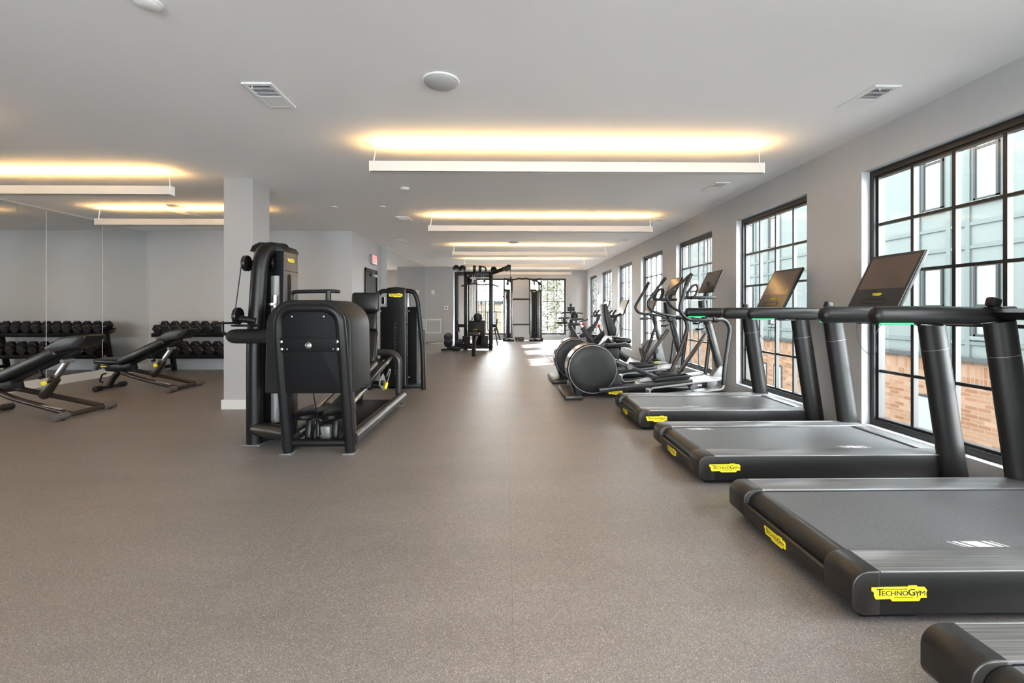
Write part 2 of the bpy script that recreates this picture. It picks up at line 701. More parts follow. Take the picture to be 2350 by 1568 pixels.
WZ0, WZ1 = 0.165, 2.45                                      # window sill and head
WIN = [(4.085 + 2.24 * k - 1.49, 4.085 + 2.24 * k) for k in range(-2, 7)]
mb = MB()
t0, t1 = XR, XR + 0.17
ys = [YB] + [y for w in WIN for y in w] + [YF + 0.17]
for i in range(0, len(ys), 2):
    mb.span(t0, t1, ys[i], ys[i + 1], 0, H)
for a, b in WIN:
    mb.span(t0, t1, a, b, 0, WZ0)
    mb.span(t0, t1, a, b, WZ1, H)
struct('wall_right', mb, 'wall_side', 'grey right wall with a row of tall windows')

FW = [(-1.17, 0.31), (0.955, 2.44)]
mb = MB()
for a, b in ((-2.0, FW[0][0]), (FW[0][1], FW[1][0]), (FW[1][1], XR + 0.17)):
    mb.span(a, b, YF, YF + 0.17, 0, H)
for a, b in FW:
    mb.span(a, b, YF, YF + 0.17, 0, WZ0 + 0.03)
    mb.span(a, b, YF, YF + 0.17, WZ1, H)
struct('wall_far', mb, 'wall', 'far end wall with two windows')
mb = MB().span(-3.3, -1.91, 16.86, YF + 0.17, 0, H)
struct('wall_vent', mb, 'wall', 'grey wall return holding the square air grille')
mb = MB().span(XL - 0.3, -3.085, YN, YF, 0, H).span(-3.085, -2.955, 11.38, YF, 0, H)
struct('wall_left_far', mb, 'wall', 'grey wall block behind the dumbbell rack with the exit door')
mb = MB().span(XL - 0.3, XL - 0.012, YB, YN, 0, H)
struct('wall_left', mb, 'wall', 'left wall behind the mirrors')
# back wall behind the camera, unseen windows added to light the front
BW = [(-2.6, -0.9), (0.3, 2.0)]
mb = MB()
xs = [XL - 0.3] + [x for w in BW for x in w] + [XR + 0.17]
for i in range(0, len(xs), 2):
    mb.span(xs[i], xs[i + 1], YB - 0.2, YB, 0, H)
for a, b in BW:
    mb.span(a, b, YB - 0.2, YB, 0, WZ0)
    mb.span(a, b, YB - 0.2, YB, 2.62, H)
struct('wall_back', mb, 'wall', 'back wall behind the viewpoint')
mb = MB().span(-3.395, -3.047, 5.545, 5.93, 0, H)
struct('pillar', mb, 'pillar', 'square grey column standing clear of the walls')
mb = MB().span(-3.415, -3.027, 5.525, 5.95, 0, 0.115)
struct('trim_1', mb, 'trim', 'white skirting round the square column')
mb = MB().span(XL - 0.012, XL + 0.012, YB, YN - 0.001, 0, 0.135)
struct('baseboard_left', mb, 'wall_white', 'white skirting below the left mirrors')
mb = MB().span(XL + 0.013, -3.075, YN - 0.014, YN, 0, 0.11)
struct('baseboard_back', mb, 'wall', 'grey skirting behind the dumbbell rack')
mb = MB()
mb.span(XR - 0.014, XR, YB, YF, 0, 0.1)
struct('baseboard_right', mb, 'wall', 'grey skirting along the window wall')
mb = MB().span(-1.9, XR - 0.015, YF - 0.014, YF, 0, 0.1)
struct('baseboard_far', mb, 'wall', 'grey skirting along the far wall')
mb = MB().span(-2.94, -1.9, 16.846, 16.86, 0, 0.1)
struct('baseboard_vent', mb, 'wall', 'grey skirting below the square air grille')
mb = MB().span(-3.085, -3.071, YN - 0.014, 10.0, 0, 0.1)
struct('baseboard_door', mb, 'wall', 'grey skirting beside the exit door')


def window(idx, axis, p, a, b, z0, z1, label, cols=4, rows=5, sgn=1):
    """black steel window with a grid; axis 'x' lies in plane X=p, 'y' in plane Y=p; p is the inner face of the frame"""
    fr = MB()
    D0, D1 = p, p + sgn * 0.09
    g0, g1 = p + sgn * 0.03, p + sgn * 0.07

    def bar(u0, u1, w0, w1, d0, d1):
        if axis == 'x':
            fr.span(d0, d1, u0, u1, w0, w1)
        else:
            fr.span(u0, u1, d0, d1, w0, w1)
    fw = 0.05
    bar(a, a + fw, z0, z1, D0, D1)
    bar(b - fw, b, z0, z1, D0, D1)
    bar(a + fw, b - fw, z0, z0 + fw, D0, D1)
    bar(a + fw, b - fw, z1 - fw, z1, D0, D1)
    # inner sash step
    s = 0.022
    for u0, u1, w0, w1 in ((a + fw, a + fw + s, z0 + fw, z1 - fw), (b - fw - s, b - fw, z0 + fw, z1 - fw),
                           (a + fw + s, b - fw - s, z0 + fw, z0 + fw + s), (a + fw + s, b - fw - s, z1 - fw - s, z1 - fw)):
        bar(u0, u1, w0, w1, p + sgn * 0.022, p + sgn * 0.08)
    for i in range(1, cols):
        u = a + fw + (b - a - 2 * fw) * i / cols
        bar(u - 0.014, u + 0.014, z0 + fw + s, z1 - fw - s, g0, g1)
    for i in range(1, rows):
        w = z0 + fw + (z1 - z0 - 2 * fw) * i / rows
        bar(a + fw + s, b - fw - s, w - 0.012, w + 0.012, g0 + sgn * 0.004, g1 - sgn * 0.004)
    o = struct('window_%d' % idx, fr, 'winframe', label)
    gm = MB()
    gp = p + sgn * 0.05
    if axis == 'x':
        gm.raw([(gp, a + fw, z0 + fw), (gp, b - fw, z0 + fw), (gp, b - fw, z1 - fw), (gp, a + fw, z1 - fw)], [[0, 1, 2, 3]])
    else:
        gm.raw([(a + fw, gp, z0 + fw), (b - fw, gp, z0 + fw), (b - fw, gp, z1 - fw), (a + fw, gp, z1 - fw)], [[0, 1, 2, 3]])
    gm.build('glass', 'glass', o, smooth=False)
    return o


ORD = ['first', 'second', 'third', 'fourth', 'fifth', 'sixth', 'seventh', 'eighth', 'ninth', 'tenth', 'eleventh', 'twelfth', 'thirteenth']
wi = 0
for k, (a, b) in enumerate(WIN):
    wi += 1
    lab = 'black gridded window of the right wall behind the viewpoint, %s' % ORD[k] if k < 2 else \
        'black gridded window of the right wall, %s counting from the treadmills to the far end' % ORD[k - 2]
    window(wi, 'x', XR + 0.075, a, b, WZ0, WZ1, lab)
for k, (a, b) in enumerate(FW):
    wi += 1
    window(wi, 'y', YF + 0.06, a, b, WZ0 + 0.03, WZ1,
           ['black gridded far end window behind the cable tower', 'black gridded far end window with pale tree outside'][k])
for k, (a, b) in enumerate(BW):
    wi += 1
    window(wi, 'y', YB - 0.06, a, b, WZ0, 2.62, 'unseen back wall window added for daylight, %s from the mirrors' % ORD[k], sgn=-1)

# mirrors ------------------------------------------------------------
edges = [9.205, 8.19, 7.20, 6.20, 5.20, 4.20, 3.20, 2.20]
mlab = ['frameless wall mirror panel nearest the dumbbell rack corner', 'frameless wall mirror panel second from the rack corner, behind the second bench',
        'frameless wall mirror panel third from the rack corner', 'frameless wall mirror panel fourth from the rack corner, at the left picture edge']
for i in range(7):
    mb = MB().span(XL - 0.01, XL, edges[i + 1] + 0.006, edges[i] - 0.006, 0.137, 2.755)
    o = mb.build('mirror_panel', 'mirror', smooth=False)
    tag(o, mlab[i] if i < 4 else 'frameless wall mirror panel %s from the rack corner' % ORD[i], 'mirror', 'left wall mirror panels')
mb = MB().span(XL - 0.012, XL + 0.006, 2.2, YN - 0.002, 2.756, 2.785)
struct('trim_2', mb, 'trim', 'pale channel along the top of the left mirrors')
mb = MB()
for e in edges[:7]:
    mb.span(XL - 0.011, XL + 0.001, e - 0.005, e + 0.005, 0.137, 2.755)
struct('trim_3', mb, 'white', 'thin bright joint strips between the left mirrors')
mb = MB().span(-2.955, -2.945, 11.40, 16.845, 0.11, 2.755)
tag(mb.build('mirror_panel', 'mirror', smooth=False), 'long wall mirror past the exit door, toward the cable machines', 'mirror')
mb = MB().span(-2.955, -2.94, 11.385, 16.845, 2.755, 2.785)
struct('trim_4', mb, 'trim', 'thin channel on top of the far mirror')
mb = MB().span(-2.955, -2.94, 11.385, 16.845, 0, 0.11)
struct('baseboard_mirror', mb, 'wall', 'grey skirting below the far mirror')

# exit door ------------------------------------------------------------
d0, d1 = 10.03, 10.98
mb = MB().span(-3.087, -3.06, d0, d0 + 0.06, 0, 2.13).span(-3.087, -3.06, d1 - 0.06, d1, 0, 2.13).span(-3.087, -3.06, d0, d1, 2.07, 2.13)
door = struct('door_1', mb, 'door_black', 'black exit door in the short wall under the exit sign')
MB().span(-3.086, -3.075, d0 + 0.06, d1 - 0.06, 0.005, 2.07).build('door_leaf', 'door_black', door, smooth=False)
mb = MB().span(-3.075, -3.02, d0 + 0.52, d0 + 0.80, 1.96, 2.03, 0.006)
cl = mb.build('door_closer', 'grey_plastic', door)
MB().beam((-3.03, d0 + 0.55, 2.045), (-2.97, d0 + 0.30, 2.05), 0.02, 0.012).build('closer_arm', 'grey_plastic', cl)
MB().cyl((-3.075, d0 + 0.14, 1.0), (-3.03, d0 + 0.14, 1.0), 0.012).cyl((-3.03, d0 + 0.13, 1.0), (-3.03, d0 + 0.25, 1.0), 0.011).build('door_handle', 'steel', door)

# exit sign
t = thing('exit_sign', 'red lit exit sign on the wall above the black door', 'sign', (-3.06, 10.62, 2.36))
MB().span(-3.085, -3.03, 10.45, 10.80, 2.25, 2.47, 0.006).build('sign_box', 'grey_plastic', t)
mb = MB().span(-3.031, -3.024, 10.462, 10.788, 2.262, 2.458)
mb.cur = 1
put_text(mb, 'EXIT', V((-3.023, 10.49, 2.285)), V((0, 1, 0)), V((0, 0, 1)), 0, 0, 0.27, 0.15, V((0, 0, 0)))
mb.build('sign_face', ['sign_face', 'red_sign'], t, smooth=False)

# wall fittings ----------------------------------------------------------
t = thing('return_grille', 'square white return air grille low on the vent wall', 'vent', (-2.64, 16.86, 0.58))
x0, x1, z0, z1 = -2.935, -2.36, 0.33, 0.86
MB().span(x0, x1, 16.845, 16.86, z0, z0 + 0.04).span(x0, x1, 16.845, 16.86, z1 - 0.04, z1).span(x0, x0 + 0.04, 16.845, 16.86, z0 + 0.04, z1 - 0.04).span(x1 - 0.04, x1, 16.845, 16.86, z0 + 0.04, z1 - 0.04).build('frame', 'white', t, smooth=False)
mb = MB()
for i in range(22):
    z = z0 + 0.05 + i * 0.0205
    mb.box(((x0 + x1) / 2, 16.853, z), (x1 - x0 - 0.08, 0.012, 0.004), (R(35), 0, 0))
mb.build('louvers', 'white', t, smooth=False)
t = thing('wall_socket', 'white plate with a dark centre on the vent wall', 'socket', (-2.17, 16.86, 1.27))
MB().span(-2.245, -2.105, 16.848, 16.86, 1.2, 1.34, 0.004).build('plate', 'white', t)
MB().span(-2.20, -2.15, 16.842, 16.85, 1.245, 1.295, 0.003).build('socket_face', 'black', t)
t = thing('alarm_strobe', 'small white alarm strobe on the vent wall above the grille', 'alarm', (-2.66, 16.86, 1.84))
MB().span(-2.72, -2.60, 16.835, 16.866, 1.76, 1.92, 0.008).build('housing', 'white', t)
MB().box((-2.66, 16.83, 1.80), (0.06, 0.02, 0.05), None, 0.008).build('lens', 'white', t)
t = thing('alarm_strobe', 'small white alarm strobe between the last two windows of the right wall', 'alarm', (3.24, 15.8, 1.84))
MB().span(3.21, 3.246, 15.74, 15.86, 1.74, 1.92, 0.008).build('housing', 'white', t)
MB().box((3.205, 15.8, 1.79), (0.02, 0.06, 0.05), None, 0.006).build('lens', 'white', t)


# ceiling fittings -----------------------------------------------------------
def vent(x0, y0, x1, y1, label):
    t = thing('ceiling_vent', label, 'vent', ((x0 + x1) / 2, (y0 + y1) / 2, H), group='white ceiling air vents')
    z = H - 0.012
    b = 0.026
    mb = MB()
    mb.span(x0, x0 + b, y0, y1, z, H, 0.003).span(x1 - b, x1, y0, y1, z, H, 0.003).span(x0 + b, x1 - b, y0, y0 + b, z, H, 0.003).span(x0 + b, x1 - b, y1 - b, y1, z, H, 0.003)
    ym = (y0 + y1) / 2 + 0.01
    mb.span(x0 + b, x1 - b, ym - 0.006, ym + 0.006, z, H)
    mb.build('frame', 'white', t, smooth=False)
    mb = MB()
    n = 9
    for i in range(n):
        y = y0 + b + (ym - y0 - b) * (i + 0.5) / n
        mb.box(((x0 + x1) / 2, y, H - 0.007), (x1 - x0 - 2 * b, 0.011, 0.0025), (R(38), 0, 0))
    mb.build('louvers', 'white', t, smooth=False)
    MB().span(x0 + b, x1 - b, ym + 0.006, y1 - b, H - 0.011, H - 0.004).build('damper_panel', 'white', t, smooth=False)
    MB().span(x0 + b, x1 - b, y0 + b, ym - 0.006, H - 0.0015, H - 0.001).build('duct_opening', 'black_matte', t, smooth=False)
    MB().cyl((x0 + 0.06, y0 + b + 0.01, H - 0.028), (x0 + 0.06, y0 + b + 0.01, H - 0.004), 0.004, n=8).build('lever', 'white', t)


vent(-1.84, 3.195, -1.63, 3.575, 'white ceiling air vent between the round ceiling speaker and the left mirrors')
vent(2.61, 3.165, 2.80, 3.55, 'white ceiling air vent above the nearest treadmills by the window wall')
vent(2.61, 5.60, 2.80, 6.03, 'white ceiling air vent beside the right end of the nearest long pendant')
vent(2.61, 7.86, 2.80, 8.24, 'white ceiling air vent beside the right end of the second pendant')
vent(2.61, 10.15, 2.80, 10.55, 'white ceiling air vent beside the right end of the third pendant')
vent(-1.86, 7.75, -1.65, 8.13, 'white ceiling air vent left of the second pendant')
vent(-2.5, 10.25, -2.29, 10.63, 'white ceiling air vent in front of the exit door corner')
vent(-2.35, 13.9, -2.14, 14.3, 'white ceiling air vent beside the far mirror')
vent(-5.35, 7.40, -5.14, 7.78, 'white ceiling air vent above the dumbbell side of the pillar')


def speaker(x, y, r, label):
    t = thing('ceiling_speaker', label, 'speaker', (x, y, H), group='round ceiling speakers')
    MB().lathe((x, y, H), (0, 0, -1), [(r, 0), (r, 0.008), (r - 0.006, 0.012), (r - 0.012, 0.010)], 40).build('rim', 'white', t)
    MB().lathe((x, y, H), (0, 0, -1), [(r - 0.011, 0.006), (r - 0.012, 0.010), (r * 0.8, 0.022), (r * 0.5, 0.034), (r * 0.2, 0.039), (0, 0.04)], 40).build('grille_cover', 'grille_grey', t)


M['grille_grey'] = mat('grey_speaker_grille', (0.42, 0.42, 0.42), 0.6, bump=(900, 0.2))
speaker(-0.444, 3.16, 0.128, 'large round grey ceiling speaker in front of the nearest long pendant')
speaker(0.2, 10.6, 0.125, 'round ceiling speaker just in front of the third pendant')
speaker(-5.03, 7.03, 0.125, 'round ceiling speaker above the dumbbell side pendant')
for (x, y, r, hh, lab) in ((-1.84, 2.37, 0.066, 0.024, 'round white smoke detector at the top picture edge'),
                          (-1.30, 5.94, 0.062, 0.03, 'small white smoke detector behind the nearest long pendant')):
    t = thing('smoke_detector', lab, 'detector', (x, y, H))
    MB().lathe((x, y, H), (0, 0, -1), [(r, 0), (r, 0.008), (r * 0.96, 0.012)], 32).build('base_plate', 'white', t)
    MB().lathe((x, y, H), (0, 0, -1), [(r * 0.86, 0.010), (r * 0.84, hh * 0.7), (r * 0.66, hh), (0, hh + 0.002)], 32).build('sensor_dome', 'white', t)
for (x, y, lab) in ((-1.88, 7.02, 'flat white sprinkler cover behind the second smoke detector'),
                    (-2.62, 7.05, 'flat white sprinkler cover between pillar and second pendant'),
                    (-1.84, 12.6, 'tiny white sprinkler cover before the far mirror')):
    mb = MB().lathe((x, y, H), (0, 0, -1), [(0.045, 0), (0.045, 0.006), (0.04, 0.009), (0, 0.01)], 24)
    tag(mb.build('sprinkler_cover', 'white'), lab, 'sprinkler', 'sprinkler covers')


# pendants ----------------------------------------------------------------------
def pendant(x0, x1, y, label, grp, zb=2.508):
    t = thing('linear_pendant', label, 'light', ((x0 + x1) / 2, y + 0.035, H), group=grp)
    zt = zb + 0.099
    w = 0.07
    mb = MB()
    mb.span(x0 + 0.006, x1 - 0.006, y, y + 0.004, zb, zt).span(x0 + 0.006, x1 - 0.006, y + w - 0.004, y + w, zb, zt).span(x0 + 0.006, x1 - 0.006, y, y + w, zb, zb + 0.004)
    mb.build('housing', 'cream_metal', t, smooth=False)
    for x in (x0, x1 - 0.008):
        MB().span(x, x + 0.008, y - 0.001, y + w + 0.001, zb - 0.001, zt + 0.001).build('end_cap', 'white', t, smooth=False)
    MB().span(x0 + 0.01, x1 - 0.01, y + 0.012, y + w - 0.012, zt - 0.022, zt - 0.015).build('light_strip', 'strip', t, smooth=False)
    for x, sx in ((x0 + 0.02, 1), (x1 - 0.035, -1)):
        cx = x + (0.0 if sx < 0 else 0.0)
        c = MB().lathe((cx, y + w / 2, H), (0, 0, -1), [(0.052, 0), (0.052, 0.010), (0.046, 0.014), (0, 0.015)], 28).build('ceiling_canopy', 'white', t)
        bend = 0.03 if sx > 0 else 0.0
        MB().tube(fillet([(cx + bend, y + w / 2, H - 0.014), (cx + bend, y + w / 2, H - 0.07), (cx + 0.008, y + w / 2, zt - 0.03)], 0.03), 0.0028, 6).build('suspension_cable', 'white', t)
    return t


PG = 'long white pendants over the main aisle'
pendant(-1.283, 2.485, 1.03, 'unseen long white pendant added for light above the viewpoint', PG)  # out of view, added to brighten the near end
for k, (y, lab) in enumerate(((4.315, 'long white linear pendant nearest the viewer over the main aisle'),
                              (7.61, 'long white linear pendant, second over the main aisle'),
                              (11.04, 'long white linear pendant, third over the main aisle'),
                              (14.05, 'long white linear pendant, fourth over the main aisle'),
                              (17.0, 'long white linear pendant closest to the far windows'))):
    pendant(-1.283, 2.485, y, lab, PG)
LG = 'shorter white pendants on the mirror side'
pendant(-6.9, -4.35, 3.47, 'short white pendant on the mirror side, its end glow just in view', LG)
pendant(-6.33, -3.80, 5.225, 'short white pendant on the mirror side left of the pillar', LG)
pendant(-6.33, -3.80, 7.11, 'short white pendant on the mirror side passing behind the pillar', LG)

# =================================================================== TREADMILLS
TG = 'row of black treadmills facing the windows'
TX = 1.325


def oval(cx, cz, rx, rz, a0, a1, n):
    return [(cx + rx * math.cos(R(a0 + (a1 - a0) * i / n)), cz + rz * math.sin(R(a0 + (a1 - a0) * i / n))) for i in range(n + 1)]


def side_profile(z0=0.035, z1=0.198, x1=1.80):
    """deck side seen from the aisle: rounded rear, square front"""
    return [(x1, z0), (x1, z1)] + oval(0.065, z1 - 0.065, 0.065, 0.065, 90, 180, 7) + oval(0.055, z0 + 0.04, 0.055, 0.04, 180, 270, 5)


def make_treadmill(yc, label, marks, tip):
    t = thing('treadmill', label, 'treadmill', (TX, yc, 0), group=TG, world=False)
    prof = side_profile()
    for s in (-1, 1):
        MB().prism(prof, 'y', s * 0.475, s * 0.445, 0.004).build('side_panel', 'charcoal', t)
    # rear corner caps
    capp = [(0.105, 0.035), (0.105, 0.202)] + oval(0.065, 0.137, 0.067, 0.065, 90, 180, 8) + oval(0.055, 0.075, 0.057, 0.042, 180, 270, 6)
    for s in (-1, 1):
        a, b = sorted((s * 0.478, s * 0.315))
        MB().prism(capp, 'y', a, b, 0.006, 3).build('corner_cap', 'brown_black', t)
    # rear bumper with a low lip between the caps
    bp = [(0.10, 0.035), (0.10, 0.06), (0.03, 0.115), (0.012, 0.128), (0.0, 0.122), (-0.002, 0.10)] + oval(0.053, 0.075, 0.055, 0.04, 180, 270, 5)
    bumper = MB().prism(bp, 'y', -0.316, 0.316).build('rear_bumper', 'brown_black', t)
    emblem(bumper, (-0.003, 0.02, 0.083), (0, -1, 0), (0, 0, 1), 0.175)
    # belt wraps the rear roller
    roll = oval(0.098, 0.118, 0.072, 0.072, 90, 235, 12)
    MB().prism([(1.66, 0.190), (1.66, 0.18), (0.112, 0.18), (0.112, 0.1893)], 'y', -0.312, 0.312).build('running_belt', 'belt', t, ang=30)
    MB().prism([(0.112, 0.1893), (0.112, 0.05)] + roll[::-1], 'y', -0.312, 0.312).build('rear_roller', 'brown_black', t, ang=30)
    for mx, my in marks:
        mb = MB()
        x = mx
        for wd, gp in ((0.008, 0.014), (0.022, 0.016), (0.075, 0.016), (0.022, 0.014), (0.010, 0)):
            sl = 0.035
            for (q0, q1) in ((x, x + wd),):
                mb.raw([(q0, my - 0.024, 0.1906), (q1, my - 0.024, 0.1906), (q1 - sl, my + 0.024, 0.1906), (q0 - sl, my + 0.024, 0.1906)], [[0, 1, 2, 3]])
            x += wd + gp
        mb.build('belt_mark', 'tick', t, smooth=False)
    for s in (-1, 1):
        a, b = sorted((s * 0.472, s * 0.318))
        MB().span(0.106, 1.80, a, b, 0.180, 0.2005, 0.004).build('foot_rail', 'rail', t)
        a, b = sorted((s * 0.470, s * 0.4772))
        MB().span(0.108, 1.70, a, b, 0.1945, 0.2015, 0.002).build('edge_highlight', 'highlight_grey', t)  # thin bright strip added as a painted highlight along the rail edge
        a, b = sorted((s * 0.3175, s * 0.3125))
        MB().span(0.12, 1.675, a, b, 0.15, 0.1915).build('belt_gap', 'black_matte', t, smooth=False)
    MB().span(1.678, 1.80, -0.318, 0.318, 0.10, 0.2, 0.006).build('front_cover', 'rail_plain', t)
    MB().span(1.658, 1.678, -0.317, 0.317, 0.15, 0.1912).build('belt_gap', 'black_matte', t, smooth=False)
    MB().span(0.16, 1.66, -0.44, 0.44, 0.06, 0.176).build('deck_frame', 'black_matte', t, smooth=False)
    for x, y in ((0.17, -0.38), (0.17, 0.38), (1.6, -0.38), (1.6, 0.38)):
        MB().span(x - 0.11, x + 0.11, y - 0.06, y + 0.06, 0, 0.06, 0.008).build('foot', 'black', t)
    pan = t
    emblem(pan, (0.178, -0.4765, 0.118), (1, 0, 0), (0, 0, 1), 0.215)
    # uprights
    for s in (-1, 1):
        y = s * 0.470
        p0, p1 = V((1.782, y, 0.0)), V((1.612, y, 1.13))
        up = MB().tube([p0 + (p1 - p0) * k for k in (0, 0.07, 0.8, 0.806, 1)], 0.088, 28, r2=0.058, up=(0, 1, 0), radii=[0.09, 0.088, 0.086, 0.086, 0.085])
        u = up.build('upright', 'charcoal', t)
        q = p0 + (p1 - p0) * 0.82
        MB().tube([q, q + (p1 - p0) * 0.003], 0.0868, 28, r2=0.0588, up=(0, 1, 0)).build('seam_ring', 'grey_cast', u)
        # arm rest bar with round tip
        x0, x1 = 0.845, 1.70
        pts = [(x0, y, 1.165), (x0 + 0.012, y, 1.165), (x0 + 0.04, y, 1.165), (x0 + 0.42, y, 1.165), (x0 + 0.60, y, 1.162), (x0 + 0.70, y, 1.172), (x1, y, 1.178)]
        hr = MB().tube(pts, 0.044, 20, r2=0.056, up=(0, 0, 1), radii=[0.030, 0.040, 0.044, 0.044, 0.043, 0.036, 0.034]).build('handrail', 'charcoal', t, ang=50)
        MB().box((x0 + 0.12, y - s * 0.034, 1.117), (0.20, 0.014, 0.010), None, 0.003).build('status_light', 'green_led', hr)
        MB().box((x0 + 0.34, y - s * 0.01, 1.109), (0.14, 0.03, 0.012), None, 0.004).build('pulse_grip', 'black_gloss', hr)
    # speed paddle on the far bar, key tab in the middle
    mb = MB().beam((1.55, 0.452, 1.215), (1.565, 0.452, 1.27), 0.05, 0.06, 0.012, up=(1, 0, 0)).span(1.535, 1.585, 0.425, 0.478, 1.19, 1.218, 0.006)
    mb.build('speed_paddle', 'black', t)
    mb = MB().beam((1.66, 0.05, 1.215), (1.675, 0.05, 1.275), 0.055, 0.05, 0.012, up=(1, 0, 0)).span(1.64, 1.70, 0.015, 0.085, 1.19, 1.222, 0.006)
    mb.build('safety_key', 'black', t)
    MB().prism([(1.50, 1.185), (1.56, 1.205), (1.80, 1.212), (1.82, 1.17), (1.76, 1.135), (1.56, 1.145)], 'y', -0.425, 0.425, 0.008).build('console_tray', 'charcoal', t)
    # console: tilted wide screen
    b0, b1 = V((1.568, 0, 1.20)), V((1.793, 0, 1.65))
    ex = (b1 - b0)
    Lc = ex.length
    ex.normalize()
    nz = V((-ex.z, 0, ex.x))
    con = MB().beam(b0 + nz * -0.014, b1 + nz * -0.014, 0.50, 0.03, 0.008, up=tuple(nz), seg=3).build('console', 'black', t)
    uy = V((0, -1, 0))

    def face(name, m, u0, u1, v0, v1, lift, par=con, bev=0.0):
        a = b0 + ex * (v0 + v1) / 2 + uy * (u0 + u1) / 2 + nz * lift
        mb = MB().beam(b0 + ex * v0 + uy * (u0 + u1) / 2 + nz * lift, b0 + ex * v1 + uy * (u0 + u1) / 2 + nz * lift, u1 - u0, 0.002, bev, up=tuple(nz))
        return mb.build(name, m, par)
    face('bezel', 'console_grey', -0.246, 0.246, 0.004, Lc - 0.006, 0.0012)
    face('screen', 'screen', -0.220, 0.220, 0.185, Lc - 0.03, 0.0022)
    emblem(con, b0 + ex * 0.135 + nz * 0.0022, uy, ex, 0.085)
    MB().tube(fillet([b0 + nz * 0.003 + ex * e + uy * u for u, e in ((-0.12, 0.055), (0.12, 0.055), (0.12, 0.09), (-0.12, 0.09))], 0.015, 4, closed=True), 0.0018, 6, closed=True, up=tuple(nz)).build('tray_slot', 'black_matte', con)
    # thin safety lanyard hanging in a loop
    p = [(1.45, -0.02, 1.16), (1.448, -0.02, 1.02), (1.47, -0.03, 0.90), (1.53, -0.05, 0.845), (1.575, -0.06, 0.86), (1.56, -0.06, 1.0), (1.60, -0.06, 1.08), (1.67, -0.06, 1.15)]
    MB().tube(fillet(p, 0.05, 4), 0.0022, 6).build('safety_cord', 'black', t)
    return t


M['highlight_grey'] = mat('rail_edge_highlight', (0.30, 0.30, 0.30), 0.3, metal=0.7)
M['console_grey'] = mat('dark_console_glass', (0.03, 0.029, 0.028), 0.22)
make_treadmill(0.955, 'treadmill nearest the viewer, only its rear corner in the frame', [(1.1, -0.26)], 0)
make_treadmill(2.19, 'second treadmill from the viewer, with the large yellow plate on its long side', [(0.63, -0.262)], 0)
make_treadmill(3.565, 'third treadmill from the viewer, its console before the large near window', [(1.16, -0.255), (0.24, 0.262)], 0)
make_treadmill(4.965, 'treadmill farthest from the viewer, next to the first elliptical', [(0.54, -0.262), (1.30, 0.262)], 0)

# =================================================================== ELLIPTICALS
EG = 'pair of black elliptical trainers'


